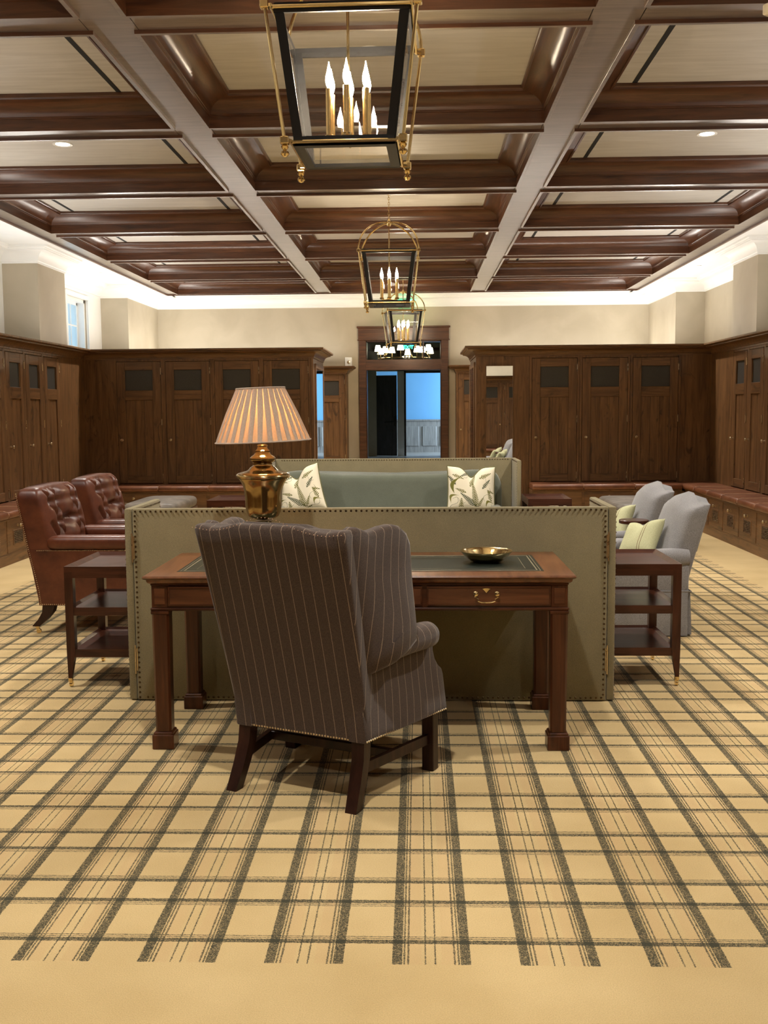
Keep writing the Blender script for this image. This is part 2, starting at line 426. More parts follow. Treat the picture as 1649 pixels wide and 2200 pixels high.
# carpet: woven check inside a plain border
def carpet():
    m, nt, bs = newmat('plaid_carpet')
    tc = N(nt, 'ShaderNodeTexCoord'); L = nt.links
    dn = N(nt, 'ShaderNodeTexNoise'); dn.inputs['Scale'].default_value = 160; dn.inputs['Detail'].default_value = 1
    L.new(tc.outputs['Object'], dn.inputs['Vector'])
    sb = N(nt, 'ShaderNodeVectorMath', operation='SUBTRACT'); sb.inputs[1].default_value = (.5, .5, .5); L.new(dn.outputs['Color'], sb.inputs[0])
    sc = N(nt, 'ShaderNodeVectorMath', operation='SCALE'); sc.inputs['Scale'].default_value = .006; L.new(sb.outputs[0], sc.inputs[0])
    ad = N(nt, 'ShaderNodeVectorMath', operation='ADD'); L.new(tc.outputs['Object'], ad.inputs[0]); L.new(sc.outputs[0], ad.inputs[1])
    sx = N(nt, 'ShaderNodeSeparateXYZ'); L.new(ad.outputs[0], sx.inputs[0])
    def math(op, a, b=None, c=None):
        n = N(nt, 'ShaderNodeMath', operation=op)
        for i, q in enumerate((a, b, c)):
            if q is None: continue
            if isinstance(q, (int, float)): n.inputs[i].default_value = q
            else: L.new(q, n.inputs[i])
        return n.outputs[0]
    PX, PY = .3475, .3727
    u = math('MODULO', math('ADD', sx.outputs[0], .076 + PX * 40), PX)
    v = math('MODULO', math('ADD', sx.outputs[1], -2.7735 + PY * 40), PY)
    def band(q, a, b): return math('COMPARE', q, (a + b) / 2, (b - a) / 2)
    def total(lst):
        s = lst[0]
        for q in lst[1:]: s = math('ADD', s, q)
        return s
    ub = total([band(u, 0, .0275), band(u, .1865, .214)])
    ut = total([band(u, .0305, .0355), band(u, .041, .046), band(u, .168, .173), band(u, .1785, .1835), band(u, .0885, .0925), band(u, .1155, .1195)])
    vb = total([band(v, 0, .021), band(v, .238, .259)])
    vt = total([band(v, .0265, .0305), band(v, .036, .040), band(v, .219, .223), band(v, .2285, .2325)])
    inx = math('COMPARE', sx.outputs[0], -.290, 3.15); iny = math('COMPARE', sx.outputs[1], 7.665, 5.0)
    ins = math('MULTIPLY', inx, iny)
    mo = N(nt, 'ShaderNodeTexNoise'); mo.inputs['Scale'].default_value = 210; mo.inputs['Detail'].default_value = 1.5; mo.inputs['Distortion'].default_value = 1.6
    L.new(tc.outputs['Object'], mo.inputs['Vector'])
    mot = ramp(nt, [(.40, (.42, .42, .42)), (.50, (1, 1, 1))]); L.new(mo.outputs[0], mot.inputs[0])
    du = math('MULTIPLY', ub, .96); dv = math('MULTIPLY', vb, .95); dt = math('MULTIPLY', ut, .9); dvt = math('MULTIPLY', vt, .9)
    tot = math('MINIMUM', math('ADD', math('ADD', du, dv), math('MAXIMUM', dt, dvt)), 1.6)
    mm = math('MULTIPLY', math('MULTIPLY', tot, mot.outputs[0]), ins)
    solid = math('MULTIPLY', math('MULTIPLY', ub, vb), ins)
    fac = math('MINIMUM', math('ADD', mm, math('MULTIPLY', solid, .5)), .97)
    # plain tan ground with a faint warm shade inside each pair of bands
    gn = N(nt, 'ShaderNodeTexNoise'); gn.inputs['Scale'].default_value = 2.2; gn.inputs['Detail'].default_value = 5
    g2 = N(nt, 'ShaderNodeTexNoise'); g2.inputs['Scale'].default_value = 300; g2.inputs['Detail'].default_value = 2
    L.new(tc.outputs['Object'], gn.inputs['Vector']); L.new(tc.outputs['Object'], g2.inputs['Vector'])
    gr = ramp(nt, [(.3, (.60, .43, .195)), (.7, (.72, .535, .265))]); L.new(gn.outputs[0], gr.inputs[0])
    fr = ramp(nt, [(.3, (.80, .79, .76)), (.7, (1.0, 1.0, 1.0))]); L.new(g2.outputs[0], fr.inputs[0])
    gx = N(nt, 'ShaderNodeMixRGB', blend_type='MULTIPLY'); gx.inputs[0].default_value = 1; L.new(gr.outputs[0], gx.inputs[1]); L.new(fr.outputs[0], gx.inputs[2])
    warm = math('MULTIPLY', math('MULTIPLY', math('MINIMUM', math('ADD', band(u, .04, .08), band(u, .135, .175)), 1.0), ins), .30)
    wx = N(nt, 'ShaderNodeMixRGB'); wx.inputs[2].default_value = (.56, .36, .17, 1); L.new(warm, wx.inputs[0]); L.new(gx.outputs[0], wx.inputs[1])
    fx = N(nt, 'ShaderNodeMixRGB'); fx.inputs[2].default_value = (.024, .027, .015, 1); L.new(fac, fx.inputs[0]); L.new(wx.outputs[0], fx.inputs[1])
    L.new(fx.outputs[0], bs.inputs['Base Color'])
    bs.inputs['Roughness'].default_value = 1.0; bs.inputs['Sheen Weight'].default_value = .2; bs.inputs['Specular IOR Level'].default_value = .1
    bump(nt, bs, g2.outputs[0], .5, .004)
    return m
M_carpet = carpet()

def mottled(name, a, b, scale=2.0, stretch=(1, 1, 1), rough=.7):
    m, nt, bs = newmat(name)
    v = coords(nt, stretch)
    n1 = N(nt, 'ShaderNodeTexNoise'); n1.inputs['Scale'].default_value = scale; n1.inputs['Detail'].default_value = 8; n1.inputs['Distortion'].default_value = .6
    nt.links.new(v, n1.inputs['Vector'])
    r = ramp(nt, [(.3, a), (.7, b)]); nt.links.new(n1.outputs[0], r.inputs[0]); nt.links.new(r.outputs[0], bs.inputs['Base Color'])
    bs.inputs['Roughness'].default_value = rough
    return m
M_wall = mottled('polished_plaster', (.415, .36, .265), (.50, .44, .335), 1.6, rough=.55)
M_panel = mottled('ceiling_grasscloth', (.50, .472, .425), (.60, .572, .525), 2.2, (1, 9, 9), rough=.55)
M_hall = mottled('hall_wall', (.42, .37, .28), (.5, .45, .35), 2)
M_bluew = mottled('mottled_blue_wall', (.16, .42, .78), (.19, .47, .84), .6)  # mottled mid blue over the whole wall
M_wains = wood('grey_limed_wood', (.16, .15, .15), (.28, .265, .26), (.38, .36, .35), axis='z', rough=.5)
M_doorg = wood('charcoal_door', (.025, .026, .03), (.045, .046, .052), (.07, .07, .078), axis='z', rough=.4)
M_stone = mottled('pale_stone', (.30, .28, .26), (.40, .38, .36), 1.2, rough=.25)
M_leaf = plain('leaf', (.30, .50, .22), .6, var=.4, scale=4)
M_bark = plain('bark', (.09, .06, .04), .9)

# ------------------------------------------------------------------ the room shell
XL, XR = XC - 4.675, XC + 4.675          # pilaster faces
RL, RR = XC - 5.165, XC + 5.165          # recessed wall faces
FL, FR = XC - 4.135, XC + 4.135          # locker faces
YF, YN = 13.75, 1.62                     # faces of the far and near locker returns
EL, ER = XC - 1.071, XC + 1.071          # aisle ends of the returns
Y0 = -6.5

b = B(); b.box(-6.2, 5.6, Y0 - .3, 20.12, -.12, 0)
floor = b.build('floor', M_carpet, kind='structure', label='tan carpet with a dark green woven check inside a plain border')

PIL = [(17.94, 20.0), (13.69, 14.74), (9.44, 10.49), (5.19, 6.24), (.94, 1.99), (-3.31, -2.26), (Y0, Y0 + .9)]
WIN = [(16.16, 17.19), (11.90, 12.93)]
b = B()                                   # left wall with two window openings
ys = [Y0 - .2] + sorted([q for w in WIN for q in w]) + [YB + .2]
for i in range(0, len(ys), 2): b.box(RL - .3, RL, ys[i], ys[i + 1], 0, 3.95)
for w0, w1 in WIN:
    b.box(RL - .3, RL, w0, w1, 0, 2.2); b.box(RL - .3, RL, w0, w1, 3.33, 3.95)
for p0, p1 in PIL: b.box(RL - .02, XL, p0, p1, 0, 3.95)
b.build('wall_left', M_wall, kind='structure', smooth=0)
b = B(); b.box(RR, RR + .3, Y0 - .2, YB + .2, 0, 3.95)
for p0, p1 in PIL: b.box(XR, RR + .02, p0, p1, 0, 3.95)
b.build('wall_right', M_wall, kind='structure', smooth=0)
DX0, DX1, DZ = -.99, .458, 2.81          # back doorway with its transom
b = B(); b.box(RL - .3, DX0, YB, YB + .22, 0, 3.95); b.box(DX1, RR + .3, YB, YB + .22, 0, 3.95); b.box(DX0, DX1, YB, YB + .22, DZ, 3.95)
b.build('wall_back', M_wall, kind='structure', smooth=0)
b = B(); b.box(RL - .3, RR + .3, Y0 - .22, Y0, 0, 3.95)
b.build('wall_front', M_wall, kind='structure', smooth=0)

# ceiling: white border, wood beams and coffers
OX0, OX1, OY0, OY1 = XC - 4.31, XC + 4.31, YROW[0] - .2, 19.26
b = B(); b.box(RL - .3, OX0 + .05, Y0, YB, ZW, ZW + .05); b.box(OX1 - .05, RR + .3, Y0, YB, ZW, ZW + .05)
b.box(OX0, OX1, OY1 - .05, YB, ZW, ZW + .05); b.box(OX0, OX1, Y0, OY0 + .05, ZW, ZW + .05)
b.box(RL - .3, RR + .3, Y0 - .2, YB + .2, 3.96, 4.05)  # unseen slab over the coffers, added to keep sky light out
ceiling = b.build('ceiling', M_white, kind='structure', smooth=0, label='white ceiling around a coffered walnut field')
LBX = [XC - 1.405, XC + 1.405]
BW, TW = .145, .145                      # half widths of the long and the cross beams
bays = [(OX0 + .25, LBX[0] - BW), (LBX[0] + BW, LBX[1] - BW), (LBX[1] + BW, OX1 - .25)]
rows = []
for i in range(len(YROW)):
    lo = YROW[i] + TW
    hi = (YROW[i + 1] - TW) if i + 1 < len(YROW) else OY1 - .20
    rows.append((lo, hi))
for x0, x1 in ((OX0 + .005, OX0 + .245), (LBX[0] - BW + .005, LBX[0] + BW - .005), (LBX[1] - BW + .005, LBX[1] + BW - .005), (OX1 - .245, OX1 - .005)):
    B().box(x0, x1, OY0, OY1, ZS + .022, ZS + .04).build('beam_soffit', M_sheeny, ceiling)
for i, y in enumerate(YROW + [OY1]):
    for x0, x1 in bays:
        y0, y1 = (y - TW + .005, y + TW - .005) if i < len(YROW) else (OY1 - .195, OY1 - .005)
        B().box(x0, x1, y0, y1, ZS + .0222, ZS + .0398).build('beam_soffit', M_sheenx, ceiling)
b = B(); b.sweep([(OX0, OY0), (OX1, OY0), (OX1, OY1), (OX0, OY1)], [(-.0, ZS + .09), (0, ZS), (.03, ZS), (.03, ZS + .025)], closed=True)
b.build('beam_border', M_cwy, ceiling)
prof = [(-.028, ZS + .023), (-.028, ZS + .002), (-.026, ZS), (0, ZS), (0, ZS + .086), (.010, ZS + .088), (.010, ZS + .098), (.016, ZS + .100)]
for k in range(9):
    t = pi / 2 * k / 8
    prof.append((.165 - .148 * cos(t), ZS + .102 + .088 * sin(t)))
prof += [(.167, ZS + .182), (.180, ZS + .182), (.184, ZS + .194), (.192, ZS + .198), (.192, ZS + .225)]
for i, (y0, y1) in enumerate(rows):
    for j, (x0, x1) in enumerate(bays):
        path = [(x0, y0), (x1, y0), (x1, y1), (x0, y1)]
        # two long and two cross mouldings, mitred at the corners
        for k in range(4):
            p, q = Vector(path[k]), Vector(path[(k + 1) % 4])
            d = (q - p).normalized(); nrm = Vector((-d.y, d.x))
            bb = B()
            bb.loft([[(p.x + nrm.x * dd + d.x * dd, p.y + nrm.y * dd + d.y * dd, z) for dd, z in prof],
                     [(q.x + nrm.x * dd - d.x * dd, q.y + nrm.y * dd - d.y * dd, z) for dd, z in prof]], False, False)
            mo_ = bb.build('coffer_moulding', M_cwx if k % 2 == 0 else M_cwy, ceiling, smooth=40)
            mo_.data.materials.append(M_sheenx)  # lip underside gets the paler walnut with the sheen in its colour
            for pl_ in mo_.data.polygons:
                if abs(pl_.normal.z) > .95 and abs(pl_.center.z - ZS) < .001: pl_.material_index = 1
        B().box(x0 + .15, x1 - .15, y0 + .15, y1 - .15, ZS + .22, ZS + .24).build('ceiling_panel', M_panel, ceiling, smooth=0)
        if j != 1:                       # slot diffusers
            for xs in (x0 + .335, x1 - .335):
                B().box(xs - .018, xs + .018, (y0 + y1) / 2 - .79, (y0 + y1) / 2 + .79, ZS + .2175, ZS + .222).build('slot_diffuser', M_slot, ceiling, smooth=0)

# slot and sprinkler heads in the white border
B().box(RL + .15, RL + .175, 14.9, 17.6, ZW - .003, ZW + .01).build('slot_diffuser', M_slot, ceiling, smooth=0)
for x in (XC - 4.62, XC + 4.62):
    B().lathe([(.035, 0), (.035, .004), (.02, .02)], 16, (x, 16.3, ZW - .006)).build('sprinkler_cover', M_white, ceiling)

# crown moulding follows every pilaster
def outline():
    L = []
    for p0, p1 in PIL:
        L += [(XL, p1), (XL, p0)] if p1 >= YB else [(RL, p1), (XL, p1), (XL, p0)]
        if p0 > Y0: L.append((RL, p0))
    Rr = [(2 * XC - x, y) for x, y in reversed(L)]
    return L + Rr
crown = [(0, 3.445), (.012, 3.445), (.012, 3.468), (.022, 3.475)]
for k in range(9):
    t = pi / 2 * k / 8
    crown.append((.022 + .13 * (1 - cos(t)), 3.475 + .125 * sin(t)))
crown += [(.152, 3.612), (.172, 3.612), (.176, 3.628), (.198, 3.634), (.198, ZW + .004)]
b = B(); b.sweep(outline(), crown, closed=True)
b.build('trim_1', M_white, kind='structure', label='white crown moulding stepping round the pilasters')

# windows of the left wall
def window(n, w0, w1):
    b = B(); x = RL - .13
    b.box(RL - .29, RL - .02, w0, w0 + .05, 2.2, 3.33); b.box(RL - .29, RL - .02, w1 - .05, w1, 2.2, 3.33)
    b.box(RL - .29, RL - .02, w0, w1, 3.28, 3.33); b.box(RL - .29, RL - .02, w0, w1, 2.2, 2.25)
    root = b.build('window_%d' % n, M_trimw, kind='structure', smooth=0, label='white framed window above the locker cornice')
    b = B()                              # white panelled lining of the whole recess, around the opening
    lo, hi = [p for p in zip(PIL[1:], PIL[:-1]) if p[0][1] < w0 < p[1][0]][0]
    a0, a1 = lo[1] + .001, hi[0] - .001
    b.box(RL - .001, RL + .02, a0, w0, 2.2, 3.46); b.box(RL - .001, RL + .02, w1, a1, 2.2, 3.46); b.box(RL - .001, RL + .02, w0, w1, 3.33, 3.46)
    for y in (w0 - .055, w1): b.box(RL + .021, RL + .044, y, y + .055, 2.2, 3.329, .006)
    b.box(RL + .021, RL + .045, w0 - .057, w1 + .057, 3.33, 3.40, .006)
    b.build('casing', M_trimw, root, smooth=0)
    s = B()
    for y in (w0 + .05, w1 - .09): s.box(x - .03, x, y, y + .04, 2.25, 3.28)
    s.box(x - .03, x, w0 + .05, w1 - .05, 3.24, 3.28); s.box(x - .03, x, w0 + .05, w1 - .05, 2.25, 2.29)
    s.build('sash', M_trimw, root, smooth=0)
    yy = [w0 + .09 + (w1 - w0 - .18) * k / 3 for k in range(4)]; zz = [2.29, 2.565, 2.905, 3.24]
    mt = B()
    for y in yy[1:3]: mt.box(x - .026, x - .002, y - .011, y + .011, 2.29, 3.24)
    for z in zz[1:3]: mt.box(x - .025, x - .003, w0 + .09, w1 - .09, z - .011, z + .011)
    mt.build('glazing_bar', M_trimw, root, smooth=0)
    for i in range(3):
        for j in range(3):
            B().box(x - .017, x - .012, yy[i], yy[i + 1], zz[j], zz[j + 1]).build('pane', M_pane, root, smooth=0)
for i, w in enumerate(WIN): window(i + 1, *w)

# tree outside the window
tr = thing('tree', 'leafy tree seen through the window on the left', 'tree', (-9.35, 25.6, 0))
B().tube([(0, 0, 0), (.05, 0, 1.2), (0, .05, 2.6), (.1, 0, 3.6)], [.14, .12, .09, .04], 8).build('trunk', M_bark, tr)
b = B()
for i in range(900):
    r = .2 + 1.0 * random.random() ** .5; a = random.random() * 2 * pi; h = random.uniform(-1, 1)
    q = Vector((r * cos(a) * sqrt(1 - h * h), r * sin(a) * sqrt(1 - h * h), 3.1 + 1.5 * r * h))
    d = Vector((random.uniform(-1, 1), random.uniform(-1, 1), random.uniform(-1, .3))).normalized(); e = d.orthogonal().normalized()
    b.face([q, q + d * .06 + e * .035, q + d * .13, q + d * .06 - e * .035])
b.build('crown', M_leaf, tr, smooth=0, kind='stuff')
# ------------------------------------------------------------------ lockers
ZB = .53                                  # top of the bench cushions, foot of the doors
def make_locker(W):
    """origin at the left foot of the face; face at y=0 looking to -y"""
    t = thing('locker', 'locker', 'locker')
    b = B(); b.box(0, W, .03, .64, ZB - .04, 2.24)
    b.box(0, .030, 0, .03, ZB - .04, 2.24, .002); b.box(W - .030, W, 0, .03, ZB - .04, 2.24, .002)
    b.box(.030, W - .030, .002, .03, 2.158, 2.24, .002)
    b.build('body', M_lock, t)
    x0, x1 = .034, W - .034; st = .108 if W > .6 else .096
    d = B()
    d.box(x0, x0 + st, -.004, .026, .540, 2.153, .003); d.box(x1 - st, x1, -.004, .026, .540, 2.153, .003)
    door = d.build('door', M_lock, t)
    for z0, z1 in ((2.045, 2.153), (1.648, 1.776), (.540, .638)):
        B().box(x0 + st, x1 - st, -.0035, .026, z0, z1, .003).build('rail', M_lockx, door)
    p = B(); n = 3; w = (x1 - x0 - 2 * st) / n
    for i in range(n): p.box(x0 + st + i * w + .001, x0 + st + (i + 1) * w - .001, .012, .024, .638, 1.648, .002)
    p.build('lower_panel', M_lock, door)
    B().box(x0 + st, x1 - st, .016, .020, 1.776, 2.045).build('mesh_panel', M_mesh, door, smooth=0)
    for z in (.62, 1.36, 2.03):
        B().box(x1 - .002, x1 + .007, -.010, .001, z - .038, z + .038, .003).tube([(x1 + .0025, -.008, z - .046), (x1 + .0025, -.008, z + .046)], .0045, 8).build('hinge', M_knob, door)
    k = B(); k.lathe([(.0, 0), (.017, .0), (.017, .003), (.007, .006), (.006, .022), (.016, .028), (.019, .036), (.014, .044), (.0, .046)], 14)
    k.xform(Matrix.Translation((x0 + .05, -.004, 1.12)) @ Matrix.Rotation(pi / 2, 4, 'X'))
    k.build('knob', M_knob, door)
    return t
ORD = ['first', 'second', 'third', 'fourth', 'fifth', 'sixth', 'seventh', 'eighth']
lk = make_locker(.654)
used = False
def place(proto, first, loc, rz, label, group):
    if first:
        proto.location = loc; proto.rotation_euler = (0, 0, rz); proto['label'] = label; proto['group'] = group
        return proto
    return dup(proto, loc, rz, label, group)
for i in range(4):
    place(lk, i == 0, (FL + .412 + .654 * i, YF, 0), 0, '%s tall wooden locker from the left corner, on the left far row' % ORD[i], 'lockers of the far left row')
for i in range(3):
    place(lk, False, (FR - .393 - .657 * (i + 1), YF, 0), 0, '%s tall wooden locker from the right corner, on the right far row' % ORD[i], 'lockers of the far right row')
for i in range(3):
    place(lk, False, (ER + .70 + .654 * (i + 1), YN, 0), pi, '%s wooden locker of the near right row, seen only in the mirror' % ORD[i], 'lockers of the near right row')
ls = make_locker(.578)
NS = 8
for i in range(NS):
    place(ls, i == 0, (FR, 12.83 - .578 * i, 0), -pi / 2, '%s narrow-looking wooden locker from the far corner along the right wall' % ORD[i], 'lockers along the right wall')
for i in range(NS):
    place(ls, False, (FL, 12.83 - .578 * (i + 1), 0), pi / 2, '%s narrow-looking wooden locker from the far corner along the left wall' % ORD[i], 'lockers along the left wall')

# fixed panelling that closes the corners, the ends and the rest of the runs
def boards(name, label, rects):
    b = B()
    for r in rects: b.box(*r)
    return b.build(name, M_lock, kind='structure', label=label)
YS = 12.83 - .578 * NS
boards('wall_left_panelling', 'dark wood panelling of the left locker corner', [(FL, EL - 2.650, YF, YF + .03, .46, 2.24), (FL - .03, FL, 12.83, YF, .46, 2.24), (FL - .5, FL, YN, YS, 0, 2.24),
       (FL - .5, EL, .17, YN, 0, 2.24), (EL - .034, EL, YF, YF + .03, .0, 2.24), (FL - .5, EL, YF + .64, 15.2, 0, 2.24), (EL - .034, EL, YF + .03, YF + .64, 0, 2.24)])
boards('wall_right_panelling', 'dark wood panelling of the right locker corner', [(FR - .393, FR, YF, YF + .03, .46, 2.24), (FR, FR + .03, 12.83, YF, .46, 2.24), (FR, FR + .5, YN, YS, 0, 2.24),
       (ER, ER + .70, .17, YN, 0, 2.24), (ER + .70 + .654 * 3, FR + .5, .17, YN, 0, 2.24), (ER + .7, FR, .17, YN - .64, 0, 2.24),
       (ER, ER + .125, YF, YF + .06, 0, 2.24), (ER + .125 + .37, ER + .697, YF, YF + .06, 0, 2.24), (ER + .125, ER + .495, YF, YF + .06, 2.07, 2.24), (ER + .125, ER + .495, YF, YF + .06, 0, .30),
       (ER, FR + .5, YF + .64, 15.2, 0, 2.24), (ER, ER + .697, YF + .06, YF + .64, 0, 2.24)])
# standing mirrors
mr = thing('wall_mirror', 'tall wood-framed mirror facing the viewer beside the right far lockers', 'mirror', (ER + .31, YF, 0))
B().box(-.178, .178, .018, .024, .31, 2.06).build('glass', M_mirror, mr, smooth=0)
b = B(); b.sweep([(-.185, .30), (.185, .30), (.185, 2.07), (-.185, 2.07)], [(0, 0), (0, -.012), (.010, -.010), (.012, .016)], closed=True)
b.xform(Matrix.Rotation(pi / 2, 4, 'X') @ Matrix.Scale(-1, 4, (0, 0, 1)))
b.build('frame', M_lock, mr)
for s, lab in ((-1, 'tall mirror on the aisle end of the left locker row reflecting the blue room'), (1, 'tall mirror on the aisle end of the right locker row, seen edge on')):
    x = EL if s < 0 else ER
    m = thing('end_mirror', lab, 'mirror', (x, 14.5, 0))
    q = -s
    B().box(min(0, q * .012), max(0, q * .012), -.50, .56, .12, 2.06).build('glass', M_mirror, m, smooth=0)
    b = B()
    for y0, y1, z0, z1 in ((-.56, -.50, .06, 2.12), (.56, .62, .06, 2.12), (-.50, .56, 2.06, 2.12), (-.50, .56, .06, .12)):
        b.box(min(0, q * .02), max(0, q * .02), y0, y1, z0, z1, .004)
    b.build('frame', M_lock, m)

# cornice along each locker run
cor = [(-.03, 2.185), (.012, 2.185), (.012, 2.203), (.020, 2.208)]
for k in range(7):
    t = pi / 2 * k / 6
    cor.append((.020 + .085 * (1 - cos(t)), 2.208 + .060 * sin(t)))
cor += [(.112, 2.272), (.112, 2.282), (.142, 2.287), (.150, 2.296), (.150, 2.315), (-.02, 2.315)]
b = B(); b.sweep([(EL, 15.2), (EL, YF), (FL, YF), (FL, YN), (EL, YN), (EL, .17)], cor, side=1)
b.box(FL - .6, FL + .02, .17, 15.2, 2.235, 2.30); b.box(FL, EL, YF + .02, 15.2, 2.235, 2.30); b.box(FL, EL, .17, YN - .02, 2.235, 2.30)
b.build('trim_2', M_lockx, kind='structure', label='moulded wood cornice over the left lockers')
b = B(); b.sweep([(ER, 15.2), (ER, YF), (FR, YF), (FR, YN), (ER, YN), (ER, .17)], cor, side=-1)
b.box(FR - .02, FR + .6, .17, 15.2, 2.235, 2.30); b.box(ER, FR, YF + .02, 15.2, 2.235, 2.30); b.box(ER, FR, .17, YN - .02, 2.235, 2.30)
b.build('trim_3', M_lockx, kind='structure', label='moulded wood cornice over the right lockers')

# ------------------------------------------------------------------ benches under the lockers
BD = .41
def drawer_proto(W):
    b = B(); b.box(.018, W - .018, -BD - .006, -BD + .014, .115, .435, .003)
    d = b.build('drawer', M_lockx, None)
    cx = W / 2
    k = B(); k.lathe([(.0, 0), (.016, .0), (.016, .003), (.006, .006), (.006, .02), (.017, .027), (.019, .034), (.012, .042), (.0, .044)], 14)
    k.xform(Matrix.Translation((cx, -BD - .006, .372)) @ Matrix.Rotation(pi / 2, 4, 'X'))
    k.build('knob', M_knob, d)
    v = B(); x0, x1, z0, z1 = cx - .115, cx + .115, .195, .318
    for a in ((x0 - .014, x0, z0 - .014, z1 + .014), (x1, x1 + .014, z0 - .014, z1 + .014), (x0, x1, z1, z1 + .014), (x0, x1, z0 - .014, z0)):
        v.box(a[0], a[1], -BD - .012, -BD - .004, a[2], a[3], .002)
    v.build('vent_frame', M_lock, d)
    v = B(); v.box(x0, x1, -BD - .0075, -BD - .0065, z0, z1)
    v.build('vent_shadow_gap', M_slot, d, smooth=0)
    g = B()
    for i in range(7):
        z = z0 + (i + .5) * (z1 - z0) / 7
        g.prism([(-BD - .0125, z - .006), (-BD - .0105, z - .007), (-BD - .0065, z + .004), (-BD - .0085, z + .005)], 'x', x0, x1)
    g.build('louvre', M_knob, d, smooth=0)
    return d
DR = {}
def bench(label, loc, rz, L, W, n, x_off, csec, label2, plain_to=None):
    t = thing('locker_bench', label, 'bench', loc, rz)
    b = B(); b.box(0, L, -BD, -.002, .10, .455); b.box(0, L, -BD - .012, -BD, .437, .457, .003)
    b.build('body', M_lockx, t)
    B().box(0, L, -BD - .004, -BD + .03, 0, .10, .002).build('base_board', M_lockx, t)
    for i in range(n):
        if W not in DR:
            DR[W] = d = drawer_proto(W)
        else:
            d = DR[W].copy(); COL.objects.link(d)
            for g in children(DR[W]):
                e = g.copy(); COL.objects.link(e); e.parent = d
        d.parent = t; d.location = (x_off + W * i, 0, 0)
    c = thing('bench_cushion', label2, 'cushion', loc, rz)
    x = 0
    for w in csec:
        q = B()
        r0 = .030
        pr = [(-.004, .458), (-BD - .010, .458)]
        for k in range(9):
            a = -pi / 2 + pi * k / 8
            pr.append((-BD - .020 - .022 * cos(a), .492 + .034 * sin(a)))
        pr += [(-BD - .005, .528), (-.20, .533), (-.004, .530)]
        x0, x1 = x + .0015, x + w - .0015
        rings = []
        for xx, ins in ((x0, .007), (x0 + .003, .002), (x0 + .010, 0), (x1 - .010, 0), (x1 - .003, .002), (x1, .007)):
            rings.append([(xx, (yy if yy > -.01 else yy + ins), zz - (ins if zz > .5 else -ins * .3)) for yy, zz in pr])
        q.loft(rings)
        q.build('cushion_section', M_bench, c, smooth=50)
        x += w
        if x < L - .05:
            B().tube([(x, -.02, .5325), (x, -BD + .01, .5315), (x, -BD - .022, .524), (x, -BD - .038, .505), (x, -BD - .040, .485)], .0030, 6).build('seam', M_seam, c)
    return t
S = .578
bench('wooden bench with drawers along the right wall lockers', (FR, YF, 0), -pi / 2, YF - YS, S, NS, YF - 12.83, [YF - 12.83 + .02] + [S] * (NS - 1) + [S - .02], 'brown leather cushion on the bench along the right wall')
bench('wooden bench with drawers along the left wall lockers', (FL, YS, 0), pi / 2, YF - YS, S, NS, 0, [S] * NS + [YF - 12.83], 'brown leather cushion on the bench along the left wall')
bench('wooden bench below the left far locker row', (FL + BD + .045, YF, 0), 0, EL - FL - BD - .07, .654, 4, -.043, [.611] + [.654] * 3, 'brown leather cushion on the left far bench')
bench('wooden bench below the right far locker row', (ER + .70, YF, 0), 0, FR - BD - .045 - ER - .70, .654, 3, .0, [.654] * 2 + [FR - BD - .045 - ER - .70 - 1.308], 'brown leather cushion on the right far bench')
bench('wooden bench of the near right row seen in the mirror', (ER + .70 + .654 * 3, YN, 0), pi, .654 * 3, .654, 3, 0, [.654] * 3, 'brown leather cushion on the near right bench')

# lockers against the back wall, beside the doorway
for s in (-1, 1):
    lab = 'wooden locker on the back wall to the %s of the doorway' % ('left' if s < 0 else 'right')
    for i in range(2):
        x = (EL + .045 - .654 * (i + 1)) if s < 0 else (ER - .045 + .654 * i)
        place(lk, False, (x, 19.50, 0), 0, lab + (', nearest the door' if i == 0 else ', farther from the door'), 'lockers on the back wall')
    x0, x1 = (FL, EL + .045) if s < 0 else (ER - .045, FR)
    b = B()
    if s < 0: b.sweep([(x1, 20.0), (x1, 19.50), (x0 - .5, 19.50)], cor, side=1)
    else: b.sweep([(x0, 20.0), (x0, 19.50), (x1 + .5, 19.50)], cor, side=-1)
    b.box(x0, x1, 19.52, 20.0, 2.235, 2.30)
    if s < 0: b.box(x0, x1 - 1.308, 19.50, 19.9, 0, 2.24); b.box(x1 - 1.308, x1, 19.53, 19.9, 0, .49)
    else: b.box(x0 + 1.308, x1, 19.50, 19.9, 0, 2.24); b.box(x0, x0 + 1.308, 19.53, 19.9, 0, .49)
    b.build('trim_%d' % (4 if s < 0 else 5), M_lockx, kind='structure', label='cornice and plinth of the back wall lockers')

# ------------------------------------------------------------------ back doorway
b = B()
b.box(DX0, DX0 + .02, YB - .01, YB + .24, 0, DZ); b.box(DX1 - .02, DX1, YB - .01, YB + .24, 0, DZ); b.box(DX0, DX1, YB - .01, YB + .24, DZ - .02, DZ)
door1 = b.build('door_1', M_dk, kind='structure', label='walnut doorway with a glazed transom in the back wall')
B().box(DX0 - .13, DX0 + .005, YB - .045, YB, 0, 2.83, .004).build('casing', M_cwx, door1)
B().box(DX1 - .005, DX1 + .13, YB - .045, YB, 0, 2.83, .004).build('casing', M_cwx, door1)
B().box(DX0 - .14, DX1 + .14, YB - .055, YB, 2.83, 3.05, .004).build('head_casing', M_cwx, door1)
B().box(DX0 - .165, DX1 + .165, YB - .075, YB, 3.05, 3.085, .006).box(DX0 - .155, DX1 + .155, YB - .065, YB, 2.815, 2.835, .005).build('head_cap', M_cwx, door1)
B().box(DX0, DX1, YB - .035, YB + .12, 2.255, 2.455, .004).build('transom_bar', M_cwx, door1)
B().box(DX0 + .02, DX1 - .02, YB + .05, YB + .058, 2.455, DZ - .02).build('transom_pane', M_pane, door1, smooth=0)
